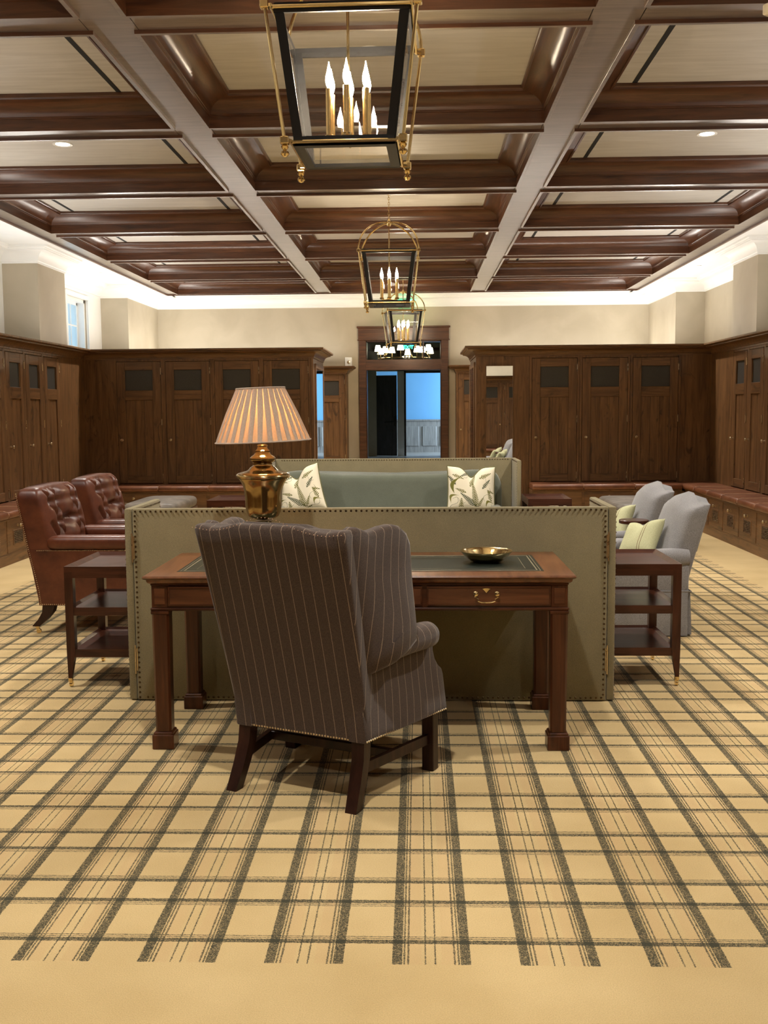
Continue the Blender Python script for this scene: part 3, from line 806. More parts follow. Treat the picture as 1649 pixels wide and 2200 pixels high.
B().box(DX1 - .36, DX1 - .335, YB + .03, YB + .08, 2.455, DZ - .02).build('mullion', M_dk, door1, smooth=0)
# alarm strobe beside the door
t = thing('alarm_strobe', 'small white alarm strobe on the back wall left of the doorway', 'alarm', (-1.32, YB, 2.41))
B().box(-.068, .068, -.035, 0, -.095, .095, .008, 2).build('housing', M_trimw, t)
B().lathe([(.03, 0), (.03, .008), (.0, .016)], 16).xform(Matrix.Translation((0, -.035, .0)) @ Matrix.Rotation(pi / 2, 4, 'X')).build('lens', M_knob, t)

# ------------------------------------------------------------------ the hall beyond
b = B(); b.box(-7, 12, 20.12, 46, -.12, 0)
b.build('floor_hall', M_stone, kind='structure', label='pale stone floor beyond the doorway')
b = B(); b.box(-3.2, 4.0, 20.22, 33.9, 3.9, 4.0); b.box(-7, 3.2, 33.9, 40, 3.4, 3.5)
b.build('ceiling_hall', M_hall, kind='structure', smooth=0)
b = B(); b.box(-3.3, -3.1, 20.2, 34, 0, 4); b.box(3.9, 4.1, 20.2, 34, 0, 4)
b.box(-3.3, -1.34, 33.9, 34.1, 0, 4); b.box(-.66, -.41, 33.9, 34.1, 0, 4); b.box(1.4, 4.0, 33.9, 34.1, 0, 4); b.box(-1.34, 1.4, 33.9, 34.1, 2.75, 4)
b.build('wall_hall', M_hall, kind='structure', smooth=0)
b = B(); b.box(-2.2, -1.45, 26.0, 26.3, 0, 4.0); b.build('wall_hall_pier', M_legs, kind='structure', smooth=0)
b = B(); b.box(-3.0, 5.2, 36.8, 37.0, 0, 3.4); b.build('wall_blue', M_bluew, kind='structure', smooth=0)
b = B(); b.box(-3.1, -3.0, 34.1, 37, 0, 3.4); b.build('wall_passage', M_hall, kind='structure', smooth=0)
wn = B().box(-3.0, 5.2, 36.76, 36.80, 0, 1.10).build('wall_wainscot', M_wains, kind='structure', smooth=0, label='grey limed wainscot below the blue wall')
B().box(-3.0, 5.2, 36.72, 36.80, 1.10, 1.16, .01).build('chair_rail', M_wains, wn)
for i in range(6):
    x = -.46 + i * .62
    B().box(x, x + .5, 36.735, 36.765, .22, .92, .014).build('wainscot_panel', M_wains, wn)
b = B(); b.box(-.44, -.38, 33.86, 34.14, 0, 2.75); b.box(1.37, 1.43, 33.86, 34.14, 0, 2.75); b.box(-.44, 1.43, 33.86, 34.14, 2.69, 2.75)
b.build('door_2', M_legs, kind='structure', smooth=0, label='dark frame of the far opening')
d = thing('hall_door', 'dark grey panelled door standing ajar beyond the doorway', 'door', (-.68, 33.9, 0), radians(-8))
B().box(-.66, 0, -.05, 0, .01, 2.62, .004).build('leaf', M_doorg, d)
for z0, z1 in ((.25, 1.0), (1.25, 2.45)): B().box(-.53, -.13, -.058, -.05, z0, z1, .006).build('panel', M_doorg, d)
B().tube([(-.06, -.10, 1.12), (-.40, -.10, 1.10)], .018, 8).box(-.09, -.03, -.10, -.05, .98, 1.30, .004).build('push_bar', M_black, d)
b = B(); b.box(-.655, -.415, 33.86, 33.90, 0, 2.75); b.build('trim_6', M_trimw, kind='structure', smooth=0)

# chandelier with cloth shades in the hall, seen through the transom
ch = thing('chandelier', 'ring chandelier with white cloth shades in the hall beyond the transom', 'chandelier', (-.33, 26.0, 0))
M_shade2 = emit('lit_white_shade', (1.0, .86, .62), 4.0)
b = B(); b.tube([(.66 * cos(2 * pi * k / 40), .66 * sin(2 * pi * k / 40), 2.76) for k in range(40)], .014, 6, closed=True)
for k in range(5): b.tube([(.66 * cos(2 * pi * k / 5), .66 * sin(2 * pi * k / 5), 2.76), (0, 0, 3.55)], .007, 6)
b.tube([(0, 0, 3.5), (0, 0, 3.9)], .01, 8)
b.build('ring', M_brass, ch)
for k in range(10):
    a = 2 * pi * (k + .3) / 10; x, y = .66 * cos(a), .66 * sin(a); dz = .05 * (k % 2)
    B().tube([(x, y, 2.76), (x, y, 2.90 + dz)], .010, 8).build('candle_tube', M_brass, ch)
    B().lathe([(.085, 0), (.055, .15)], 18, (x, y, 2.89 + dz), cap=False).build('shade', M_shade2, ch)

# exit signs
M_exit = emit('exit_green', (.03, .95, .42), 7.0)
M_acr = clear_glass('sign_acrylic', (.72, .97, .88), gl=.6, mirror_min=.02)
def text_mesh(txt, size, depth):
    cu = bpy.data.curves.new('lettering', 'FONT'); cu.body = txt; cu.size = size; cu.extrude = depth; cu.align_x = 'CENTER'; cu.align_y = 'CENTER'; cu.offset = size * .02
    ob = bpy.data.objects.new('lettering', cu); COL.objects.link(ob)
    dg = bpy.context.evaluated_depsgraph_get()
    me = bpy.data.meshes.new_from_object(ob.evaluated_get(dg))
    bpy.data.objects.remove(ob); bpy.data.curves.remove(cu)
    return me
def exit_sign(loc, w, h, ztop, label):
    t = thing('exit_sign', label, 'sign', loc)
    B().box(-w / 2, w / 2, -.004, .004, -h / 2, h / 2).build('sign_panel', M_acr, t, smooth=0)
    B().box(-w / 2 - .01, w / 2 + .01, -.02, .02, h / 2, h / 2 + .03, .004).tube([(0, 0, h / 2 + .03), (0, 0, ztop - loc[2])], .008, 8).build('hanger', M_trimw, t)
    me = text_mesh('EXIT', h * .82, .003); me.materials.append(M_exit)
    link('lettering', me, t, (0, -.008, 0), rot=(pi / 2, 0, 0))
    return t
exit_sign((-.205, 19.62, 3.475), .30, .20, ZW, 'green edge-lit exit sign hanging from the ceiling above the doorway')
exit_sign((-.255, 29.5, 3.25), .36, .17, 3.9, 'small green exit sign in the hall seen through the transom')
# unseen area light added to brighten the blue wall, as daylight would
l = strip_light('blue_wall_fill', (4.6, 35.4, 2.0), 2.2, 2.2, 420, (.62, .82, 1.0), up=False)
l.rotation_euler = (pi / 2, 0, pi / 2 + .35)
# ------------------------------------------------------------------ recessed downlights
M_lens = emit('downlight_lens', (1.0, .90, .74), 9.0)
PW_DOWN = 285.0
def downlight(x, y, label, power=PW_DOWN):
    t = thing('downlight', label, 'light', (x, y, ZS + .22), group='recessed ceiling downlights')
    b = B(); b.lathe([(.062, -.001), (.085, -.005), (.088, .0)], 28, cap=False); b.build('trim_ring', M_trimw, t)
    b = B(); b.lathe([(.062, -.0015), (.0, -.0015)], 28, cap=False); b.build('lens', M_lens, t)
    l = bpy.data.lights.new('downlight_beam', 'SPOT'); l.energy = power; l.color = NEUT; l.spot_size = radians(128); l.spot_blend = .8; l.shadow_soft_size = .07
    o = bpy.data.objects.new('downlight_beam', l); COL.objects.link(o); o.parent = t; o.location = (0, 0, -.012)
mid = [(r[0] + r[1]) / 2 for r in rows]
def rowat(y): return min(mid, key=lambda q: abs(q - y))
bx = [(a + c) / 2 for a, c in bays]
for y, n in ((.26, 'behind the viewer'), (4.8, 'beside the near lantern'), (9.33, 'in the second coffer row in view'), (13.87, 'over the far lockers'), (18.3, 'in the last coffer row')):
    for j, side in ((0, 'left'), (2, 'right')):
        downlight(bx[j], rowat(y), 'round recessed downlight, %s bay, %s' % (side, n))
for y, n in ((2.53, 'nearest the viewer'), (7.06, 'behind the near lantern'), (9.33, 'one coffer beyond the near lantern'), (13.87, 'beyond the second lantern'), (16.1, 'before the third lantern'), (-4.2, 'far behind the viewer')):
    downlight(bx[1], rowat(y), 'round recessed downlight, middle bay, %s' % n)

# ------------------------------------------------------------------ lanterns
M_bulb = emit('flame_bulb', (1.0, .82, .58), 330.0)
M_candle = metal('candle_brass', (.90, .66, .30), .22)
def make_lantern():
    t = thing('lantern', 'lantern', 'lantern')
    ht, hb, zt, zb = .282, .216, 3.182, 2.650
    def cx(z): return hb + (ht - hb) * (z - zb) / (zt - zb)
    def bar(p, q, w, d, nrm):
        p, q = Vector(p), Vector(q); u = (q - p).normalized(); n = Vector(nrm).normalized(); s = u.cross(n).normalized(); n = s.cross(u)
        b.loft([[c + s * (w / 2) * i + n * (d / 2) * j for i, j in ((-1, -1), (1, -1), (1, 1), (-1, 1))] for c in (p, q)])
    for k in range(4):
        b = B()
        a = k * pi / 2; R = Matrix.Rotation(a, 3, 'Z')
        def T(x, y, z): return R @ Vector((x, y, z))
        nn = R @ Vector((0, -1, 0))
        bar(T(-ht, -ht, zt), T(ht, -ht, zt), .042, .012, nn); bar(T(-hb, -hb, zb), T(hb, -hb, zb), .042, .012, nn)
        bar(T(-ht + .018, -ht + .001, zt), T(-hb + .018, -hb + .001, zb), .036, .010, nn); bar(T(ht - .018, -ht + .001, zt), T(hb - .018, -hb + .001, zb), .036, .010, nn)
        b.build('side_frame', M_black, t, smooth=0)
        B().face([T(-ht + .02, -ht + .006, zt), T(ht - .02, -ht + .006, zt), T(hb - .02, -hb + .006, zb), T(-hb + .02, -hb + .006, zb)]).build('pane', M_glass, t, smooth=0)
    B().face([(-hb, -hb, zb - .012), (hb, -hb, zb - .012), (hb, hb, zb - .012), (-hb, hb, zb - .012)]).build('bottom_pane', M_glass, t, smooth=0)
    b = B(); b.sweep([(-hb, -hb), (hb, -hb), (hb, hb), (-hb, hb)], [(-.006, zb - .02), (.038, zb - .02), (.038, zb - .008), (-.006, zb - .008)], closed=True, pclosed=True)
    b.build('bottom_frame', M_black, t, smooth=0)
    # brass cage standing off the glass
    off = .038; ct, cb = ht + off, hb + off
    for hh, cc, zz in ((ht, ct, zt), (hb, cb, zb - .005)):
        b = B()
        for k in range(4):
            R = Matrix.Rotation(k * pi / 2, 3, 'Z')
            b.tube([R @ Vector((-cc, -hh - .014, zz)), R @ Vector((cc, -hh - .014, zz))], .008, 8)
        b.build('brass_ring', M_brass, t)
    for k in range(4):
        R = Matrix.Rotation(k * pi / 2, 3, 'Z')
        p, q = R @ Vector((ct, ct, zt)), R @ Vector((cb, cb, zb - .005))
        g = B(); g.tube([p, q], .008, 8)
        for c in (p, q):
            g.box(c.x - .019, c.x + .019, c.y - .019, c.y + .019, c.z - .016, c.z + .016, .004)
        g.lathe([(.006, .0), (.012, -.004), (.017, -.012), (.012, -.022), (.006, -.026), (.016, -.032), (.019, -.042), (.011, -.052), (.0, -.055)], 14, (q.x, q.y, q.z - .014))
        g.build('corner_post', M_brass, t)
    for k in range(4):
        a = k * pi / 2 + pi / 4; g = B()
        rr = ct * sqrt(2)
        g.tube([(rr * cos(s) * cos(a), rr * cos(s) * sin(a), zt + .016 + .320 * sin(s)) for s in [pi / 2 * i / 14 for i in range(14)] + [pi / 2 * .985]], .009, 8)
        g.build('arch', M_brass, t)
    g = B(); g.lathe([(.0, -.03), (.02, -.025), (.03, .0), (.03, .02), (.014, .03), (.008, .05), (.0, .05)], 16, (0, 0, zt + .33))
    g.tube([(0, 0, 2.70), (0, 0, zt + .33)], .007, 8)
    g.build('hub_and_stem', M_brass, t)
    zc = ZS + .22; z = zt + .38; i = 0
    while z < zc - .03:
        g = B(); pts = [(.010 * cos(2 * pi * k / 12), 0, z + .017 * sin(2 * pi * k / 12)) for k in range(12)]
        g.tube(pts, .0028, 6, closed=True); g.xform(Matrix.Rotation(pi / 2 * (i % 2), 4, 'Z'))
        g.build('chain_link', M_brass, t); z += .027; i += 1
    B().lathe([(.065, 0), (.065, -.008), (.03, -.022), (.008, -.03), (.0, -.03)], 24, (0, 0, zc)).build('ceiling_canopy', M_brass, t)
    g = B(); g.lathe([(.0, -.02), (.02, -.012), (.026, .0), (.02, .012), (.0, .02)], 16, (0, 0, 2.705))
    for k in range(6):
        a = k * pi / 3 + pi / 6
        g.tube([(.02 * cos(a), .02 * sin(a), 2.702), (.06 * cos(a), .06 * sin(a), 2.690), (.095 * cos(a), .095 * sin(a), 2.705)], .006, 6)
    g.build('candle_arms', M_brass, t)
    for k in range(6):
        a = k * pi / 3 + pi / 6; c = (.095 * cos(a), .095 * sin(a), 2.705)
        s = B(); s.lathe([(.022, 0), (.024, .008), (.016, .012), (.0155, .212), (.010, .215), (.0, .215)], 14, c); cd = s.build('candle', M_candle, t)
        s = B(); s.lathe([(.006, .215), (.012, .228), (.0165, .248), (.015, .264), (.009, .288), (.004, .310), (.001, .328)], 8, c); s.build('bulb', M_bulb, cd)
    return t
lan = make_lantern()
place(lan, True, (XC, rowat(4.8), 0), radians(-1.5), 'large near lantern of black frame, clear glass and brass cage at the top', 'hanging lanterns')
place(lan, False, (XC, rowat(11.6), 0), radians(.5), 'second lantern, hanging mid room on its chain under a brass arch', 'hanging lanterns')
place(lan, False, (XC + .06, rowat(18.4), 0), radians(10), 'farthest lantern, hanging low in front of the doorway head', 'hanging lanterns')

# cream fitting at the edge of view
t = thing('ceiling_fitting', 'cream box fitting hanging below the beams at the top right edge', 'fitting', (1.70, 5.10, 3.30), radians(38))
B().box(-.10, .16, -.030, .030, 0, .05, .006).build('housing', plain('cream_plastic', (.75, .66, .5), .5), t)
B().tube([(.03, 0, .05), (.03, 0, .542)], .012, 8).build('stem', M_trimw, t)
# ------------------------------------------------------------------ folding screens
M_linen2 = weave('sage_linen', (.150, .150, .100), .16, 420, sheen=.2)
def make_screen(mat, near):
    t = thing('folding_screen', 'screen', 'screen')
    hw, H, th = 1.205, 1.0, .046
    q = cushion_panel = B().box(-hw, hw, 0, th, .006, H, .008, 2).build('panel', mat, t)
    n = B()
    n.studs([(-hw + .014, -.001, .02), (-hw + .014, -.001, H - .014), (hw - .014, -.001, H - .014), (hw - .014, -.001, .02), (-hw + .03, -.001, .02)], .0262, .0062, (0, -1, 0))
    n.studs([(-hw + .04, th + .001, H - .014), (hw - .04, th + .001, H - .014)], .0262, .0058, (0, 1, 0))
    n.build('nailhead_trim', M_nail, q, kind='stuff')
    for s in (-1, 1):
        w = B().box(min(s * (hw + .003), s * (hw + .042)), max(s * (hw + .003), s * (hw + .042)), .006, .60, .006, H, .008, 2).build('wing_panel', mat, t)
        n = B(); xo = s * (hw + .043); xi = s * (hw + .002)
        n.studs([(xo, .02, .03), (xo, .02, H - .016), (xo, .585, H - .016), (xo, .585, .03)], .0262, .0055, (s, 0, 0))
        n.studs([(xi, .06, H - .016), (xi, .585, H - .016), (xi, .585, .03)], .0262, .0055, (-s, 0, 0))
        n.build('nailhead_trim', M_nail, w, kind='stuff')
        for z in (.22, .80):
            h = B(); x = s * (hw - .001)
            h.box(x - .006, x + .008, -.003, .003, z - .06, z + .06, .001)
            h.tube([(x + s * .003, -.005, z - .075), (x + s * .003, -.005, z + .075)], .0042, 8)
            h.build('hinge', M_knob, w)
    return t
sc1 = make_screen(M_linen, True)
sc1.location = (-.252, 5.205, 0); sc1['label'] = 'olive linen folding screen with bronze nailheads behind the writing desk'; sc1['group'] = 'upholstered folding screens'
sc2 = dup(sc1, (-.252, 10.62, 0), pi, 'sage folding screen with nailheads standing behind the sofa', 'upholstered folding screens')

# ------------------------------------------------------------------ sofa
so = thing('sofa', 'sage green camelback sofa facing the viewer in front of the far screen', 'sofa', (-.30, 10.5, 0))
def camel(x):
    return .850 + .050 * exp(-(x / .28) ** 2) + .045 * exp(-((abs(x) - .86) / .24) ** 2) - .10 * ss(1.06, 1.16, abs(x))
b = B(); rings = []
for v in [i / 14 for i in range(15)] + [1.03, 1.045, 1.05]:
    ins = 0 if v <= 1 else {1.03: .015, 1.045: .035, 1.05: .062}[v]
    ring = []
    for px, py in sring(1.13 - ins, max(.008, .085 - ins), 64, 7):
        z = .25 + min(v, 1.0) * (camel(px) - .25 - .04) + (0 if v <= 1 else {1.03: .024, 1.045: .036, 1.05: .04}[v])
        y = -.20 + py + .10 * min(v, 1.0) - .04
        ring.append((px, y, z))
    rings.append(ring)
b.loft(rings); b.build('back', M_velvet, so, smooth=60)
for s in (-1, 1):
    b = B(); cushion(b, min(s * 1.13, s * .97), max(s * 1.13, s * .97), -1.02, -.18, .16, .56, .06, 8); b.build('arm', M_velvet, so, smooth=60)
b = B(); b.box(-1.0, 1.0, -.98, -.2, .16, .30, .02, 2); b.build('seat_base', M_velvet, so)
for s in (-1, 1):
    b = B(); cushion(b, min(0.004 * s, s * .965), max(.004 * s, s * .965), -1.0, -.22, .30, .46, .05, 8, .02); b.build('seat_cushion', M_velvet, so, smooth=60)
    for y in (-.95, -.15): B().tube([(s * 1.05, y, .17), (s * 1.06, y, 0)], [.028, .016], 10).build('leg', M_legs, so)

# ------------------------------------------------------------------ pillows
def pillow_mesh(w, h, t, n, chop=.09, concave=.05):
    rows_, uv = [], []
    b = B()
    def top(s):
        def f(u, v):
            x, y = 2 * u - 1, 2 * v - 1
            k = max(0.0, (1 - x ** 4) * (1 - y ** 4)) ** .55
            X = x * w / 2 * (1 - concave * (1 - y * y)); Y = y * h / 2 * (1 - concave * (1 - x * x))
            c = exp(-(x / .30) ** 2) * ss(-.3, 1.0, y)
            Y -= chop * c
            return (X, -s * t / 2 * k * (1 - .25 * c), Y + h / 2)
        return f
    b.grid(top(1), n, n); b.grid(top(-1), n, n)
    bmesh.ops.remove_doubles(b.bm, verts=b.bm.verts, dist=.0004)
    return b
def in_leaf(px, py, leaf):
    (x0, y0, ang, L, kind, col, wd) = leaf
    dx, dy = px - x0, py - y0
    c, s_ = cos(ang), sin(ang)
    a, d = dx * c + dy * s_, -dx * s_ + dy * c
    if kind == 'fern':
        if a < -.004 or a > L: return None
        if abs(d) < .0018: return 1.0
        prof_ = wd * (1 - a / L) ** .6 * min(1, a / (.30 * L) + .1)
        if abs(d) < prof_:
            ph = ((a - abs(d) * .75) / .0165) % 1.0
            if ph < .62: return .45 + .55 * (ph / .62)
        return None
    if kind == 'blade':
        dd = d - .05 * sin(pi * min(1, max(0, a / L)))
        if 0 < a < L and abs(dd) < wd * sin(pi * a / L): return .45 if abs(dd) > .0015 else 1.0
        return None
    if kind == 'stem':
        if 0 < a < L and abs(d - .022 * sin(2 * pi * a / L)) < .0016: return .9
        return None
    return None
LEAVES = [(.045, .06, 1.74, .25, 'fern', 0, .036), (.04, .07, 2.45, .20, 'fern', 1, .034), (.07, .34, .45, .13, 'fern', 2, .026), (-.105, .03, 1.55, .12, 'fern', 2, .030),
          (-.17, .19, 1.25, .17, 'blade', 0, .018), (.055, .06, 1.05, .11, 'fern', 2, .022), (.12, .12, 1.2, .14, 'stem', 0, 0), (-.13, .33, .5, .10, 'stem', 0, 0), (.10, .02, .7, .12, 'stem', 1, 0),
          (.14, .05, .55, .09, 'blade', 2, .012), (.15, .22, -.3, .07, 'fern', 2, .018), (-.20, .03, 1.1, .13, 'stem', 1, 0), (.02, .38, 2.7, .14, 'stem', 1, 0), (-.19, .38, -.4, .12, 'fern', 2, .02), (-.06, .11, 2.9, .13, 'stem', 0, 0),
          (-.02, .26, 1.15, .13, 'fern', 0, .026), (-.16, .28, 2.2, .12, 'fern', 1, .024), (.19, .12, 1.9, .12, 'fern', 0, .024), (-.06, .20, 2.75, .11, 'fern', 2, .022), (.10, .24, .9, .12, 'fern', 1, .024), (-.20, .10, .8, .10, 'blade', 2, .013), (.0, .02, .35, .12, 'fern', 0, .022), (-.03, .40, 3.6, .10, 'fern', 1, .02), (.18, .30, 2.6, .11, 'stem', 1, 0)]
GREEN = [(.17, .16, .025), (.055, .075, .024), (.21, .19, .035)]
def fern_cushion():
    b = pillow_mesh(.47, .47, .17, 210, chop=.10)
    me = b.mesh('fern_pillow', 60)
    ca = me.color_attributes.new('print', 'FLOAT_COLOR', 'POINT')
    for i, v in enumerate(me.vertices):
        c = (.80, .72, .54)
        for lf in LEAVES:
            k = in_leaf(v.co.x, v.co.z, lf)
            if k: c = [g * (1.35 - .75 * k) for g in GREEN[lf[5]]]; break
        ca.data[i].color = (*c, 1)
    m, nt, bs = newmat('fern_print_cotton')
    at = N(nt, 'ShaderNodeVertexColor', layer_name='print'); nt.links.new(at.outputs[0], bs.inputs['Base Color'])
    no = N(nt, 'ShaderNodeTexNoise'); no.inputs['Scale'].default_value = 300; nt.links.new(coords(nt), no.inputs['Vector']); bump(nt, bs, no.outputs[0], .2)
    bs.inputs['Roughness'].default_value = .9; me.materials.append(m)
    return me
M_pipe = plain('olive_piping', (.15, .14, .05), .8)
def outline_tube(w, h, chop, concave, r):
    pts = []
    K = 18
    for e in range(4):
        for i in range(K):
            s = -1 + 2 * i / K
            x, y = [(s, -1), (1, s), (-s, 1), (-1, -s)][e]
            X = x * w / 2 * (1 - concave * (1 - y * y)); Y = y * h / 2 * (1 - concave * (1 - x * x)) - chop * exp(-(x / .30) ** 2) * ss(-.3, 1.0, y)
            pts.append((X, 0, Y + h / 2))
    return B().tube(pts, r, 6, closed=True)
fm = fern_cushion()
for loc, rz, tilt, lab in (((-1.11, 10.07, .48), radians(-9), -.24, 'cream fern-print pillow at the left end of the sofa'), ((.515, 10.08, .475), radians(4), -.22, 'cream fern-print pillow at the right end of the sofa')):
    t = thing('throw_pillow', lab, 'pillow', loc, group='fern pillows on the sofa', rot=(tilt, -.27 if loc[0] < 0 else .03, rz))
    link('cover', fm, t)
    outline_tube(.475, .475, .10, .05, .005).build('piping', M_pipe, t)

# ------------------------------------------------------------------ tiered side tables
def caster(b, x, y):
    b.lathe([(.013, .052), (.014, .036), (.008, .032)], 10, (x, y, 0))
    b.box(x - .009, x + .009, y - .004, y + .016, .018, .036, .002)
    rr = []
    for k in range(2): rr.append([(x - .007 + .014 * k, y + .010 + .016 * cos(2 * pi * j / 14), .0165 + .016 * sin(2 * pi * j / 14)) for j in range(14)])
    b.loft(rr)
def make_table():
    t = thing('side_table', 'table', 'table')
    w, d, H, L = .40, .60, .665, .045
    for x in (-1, 1):
        for y in (-1, 1):
            b = B(); X, Y = x * (w / 2 - L / 2), y * (d / 2 - L / 2)
            rr = []
            for z, k, o in ((.052, .42, .010), (.20, 1, 0), (H - .03, 1, 0)):
                h = L / 2 * k
                rr.append([(X + o * x + sx_ * h, Y + o * y + sy_ * h, z) for sx_, sy_ in ((-1, -1), (1, -1), (1, 1), (-1, 1))])
            b.loft(rr); leg = b.build('leg', M_dk, t)
            c = B(); caster(c, X + .010 * x, Y + .010 * y); c.build('caster', M_brass, leg)
    def tier(z, rim, full):
        o = 0 if full else -.004
        X, Y = w / 2 + o, d / 2 + o
        b = B(); b.box(-X + .012, X - .012, -Y + .012, Y - .012, z - .008, z + .004, .001)
        sh = b.build('shelf' if not full else 'tray_top', M_dkx, t)
        e = B()
        pr = [(0, z - (.040 if full else .028)), (0, z + rim), (.006 if full else .004, z + rim + .001), (.030 if full else .020, z + .004), (.030, z - (.040 if full else .028))]
        e.sweep([(-X, -Y), (X, -Y), (X, Y), (-X, Y)], pr, closed=True, pclosed=True)
        e.build('rim', M_dkx, sh)
    tier(H - .022, .022, True); tier(.425, .016, False); tier(.195, .016, False)
    return t
tb = make_table()
place(tb, True, (-1.708, 5.76, 0), 0, 'dark three-tier side table left of the near screen by the leather armchair', 'tiered tray tables')
place(tb, False, (1.200, 5.80, 0), 0, 'dark three-tier side table right of the near screen by the grey armchair', 'tiered tray tables')
place(tb, False, (-1.77, 9.86, 0), 0, 'dark side table at the left end of the sofa', 'tiered tray tables')
place(tb, False, (1.215, 9.86, 0), 0, 'dark side table at the right end of the sofa', 'tiered tray tables')

# ------------------------------------------------------------------ ottomans
def make_ottoman():
    t = thing('ottoman', 'ottoman', 'ottoman')
    b = B(); cushion(b, -.31, .31, -.62, .62, .37, .49, .05, 7, .02, 40); b.build('cushion', M_otto, t, smooth=60)
    B().box(-.285, .285, -.595, .595, .27, .375, .008).build('frame', M_dkx, t)
    for x in (-1, 1):
        for y in (-1, 1):
            b = B(); b.loft([[(x * .25 + a * h, y * .56 + c * h, z) for a, c in ((-1, -1), (1, -1), (1, 1), (-1, 1))] for z, h in ((0, .016), (.27, .03))]); b.build('leg', M_dk, t)
    return t
ot = make_ottoman()
place(ot, True, (-2.94, 11.75, 0), 0, 'grey hide ottoman behind the leather armchairs', 'grey hide ottomans')
place(ot, False, (2.37, 11.45, 0), 0, 'grey hide ottoman behind the grey armchairs', 'grey hide ottomans')

# ------------------------------------------------------------------ tufted leather armchairs
def tuft(x, s, A=1.0):
    a, c = .105, .135
    d = 0.0
    best = 9
    for r in range(-1, 6):
        z0 = r * c + .06
        o = 0 if r % 2 == 0 else a / 2
        k = round((x - o) / a)
        for kk in (k - 1, k, k + 1):
            x0 = o + kk * a
            if abs(x0) > .27: continue
            q = ((x - x0) ** 2 + ((s - z0) * 1.05) ** 2)
            d = max(d, .050 * exp(-q / .0011))
            # folds run to the buttons diagonally above
            for sg in (-1, 1):
                x1, z1 = x0 + sg * a / 2, z0 + c
                vx, vz = x1 - x0, z1 - z0; L2 = vx * vx + vz * vz
                tt = ((x - x0) * vx + (s - z0) * vz) / L2
                if -.05 < tt < 1.05:
                    dd = ((x - x0) * vz - (s - z0) * vx) ** 2 / L2
                    d = max(d, .032 * exp(-dd / .00022))
    return d * A
def make_leather():
    t = thing('armchair', 'armchair', 'armchair')
    hw = .365
    def rear(z): return .0 - .065 * ss(.2, .62, z) - .085 * max(0, (z - .55) / .45)
    # back: a deep slab whose inner face is buttoned
    b = B(); rings = []
    NV = 52
    for i in range(NV + 1):
        v = i / NV; z = .42 + .565 * v
        ins = 0
        if v > .86:
            k = (v - .86) / .14; ins = .085 * (1 - sqrt(max(0, 1 - k * k)))
        th = .215 - .03 * v
        yr = rear(z)
        ring = []
        n = 150
        sa = sring(hw - ins * .55, max(.012, th / 2 - ins * .5), n, 5); sb = sring(hw - ins * .55, max(.012, th / 2 - ins * .5), n, 14)
        for px, py in [(a_ if a_[1] > 0 else c_) for a_, c_ in zip(sa, sb)]:
            y = yr + th / 2 + py + ins * .15
            if py > 0:
                m_ = ss(.0, .06, py) * ss(hw - .02, hw - .09, abs(px)) * (1 - ss(.93, 1, v))
                y -= 1.3 * tuft(px, z - .42) * m_ - .022 * m_
            ring.append((px, y, z + .014 * (1 - (px / hw) ** 2) * v))
        rings.append(ring)
    b.loft(rings); bk = b.build('tufted_back', M_leath, t, smooth=75)
    g = B()
    for r in range(0, 4):
        o = 0 if r % 2 == 0 else .0525
        for k in range(-3, 4):
            x0 = o + k * .105
            if abs(x0) > .27: continue
            z = .42 + r * .135 + .06
            g.stud((x0, rear(z) + .215 - .03 * (z - .42) / .565 - .034, z), .011, (0, 1, .1), .5)
    g.build('button', M_leath, bk, kind='stuff')
    # outer shell: side panels follow the rake of the back
    for s in (-1, 1):
        pr = [(rear(.20), .20), (.70, .20), (.70, .575), (rear(.575), .575), (rear(.40), .40), (rear(.30), .30)]
        b = B(); b.prism(pr, 'x', s * .30, s * .372); p = b.build('side_panel', M_leath, t)
        b = B()
        rr = []
        for y, k in ((.06, .65), (.09, .92), (.14, 1), (.68, 1), (.735, .95), (.765, .80), (.772, .5)):
            rr.append([(s * .315 + px, y, .618 + pz * (1 if pz > 0 else .9) - (1 - k) * .01) for px, pz in sring(.072 * k, .052 * k, 20, 3.2)])
        b.loft(rr); b.build('arm', M_leath, t, smooth=60)
        n = B()
        n.studs([(s * .374, rear(z) + .012, z) for z in (.21, .3, .4, .5, .6, .7, .8, .9, .955)], .0135, .0042, (s, 0, 0))
        n.studs([(s * .374, .0, .572), (s * .374, .69, .572)], .0135, .0042, (s, 0, 0))
        n.studs([(s * .374, .01, .207), (s * .374, .69, .207)], .0135, .0042, (s, 0, 0))
        n.build('nailhead_trim', M_nailb, p, kind='stuff')
    b = B(); b.prism([(rear(.20), .20), (rear(.2) + .03, .20), (rear(.575) + .03, .575), (rear(.93) + .03, .93), (rear(.93), .93), (rear(.575), .575)], 'x', -.362, .362); b.build('rear_panel', M_leath, t)
    B().box(-.30, .30, .05, .69, .20, .33, .01).build('seat_rail', M_leath, t)
    b = B(); cushion(b, -.245, .245, .10, .74, .33, .47, .05, 7, .025); b.build('seat_cushion', M_leath, t, smooth=60)
    for x in (-1, 1):
        b = B(); rr = []
        for z, y, h in ((.205, .06, .040), (.15, .048, .036), (.10, .012, .031), (.06, -.030, .027), (.052, -.036, .025)):
            rr.append([(x * .325 + a * h, y + c * h, z) for a, c in ((-1, -1), (1, -1), (1, 1), (-1, 1))])
        b.loft(rr); lg = b.build('leg', M_legs, t)
        c = B(); caster(c, x * .325, -.036); c.build('caster', M_brass, lg)
        b = B(); b.lathe([(.014, .052), (.02, .07), (.028, .16), (.03, .205)], 14, (x * .32, .63, 0)); lg = b.build('leg', M_legs, t)
        c = B(); caster(c, x * .32, .63); c.build('caster', M_brass, lg)
    return t
lc = make_leather()
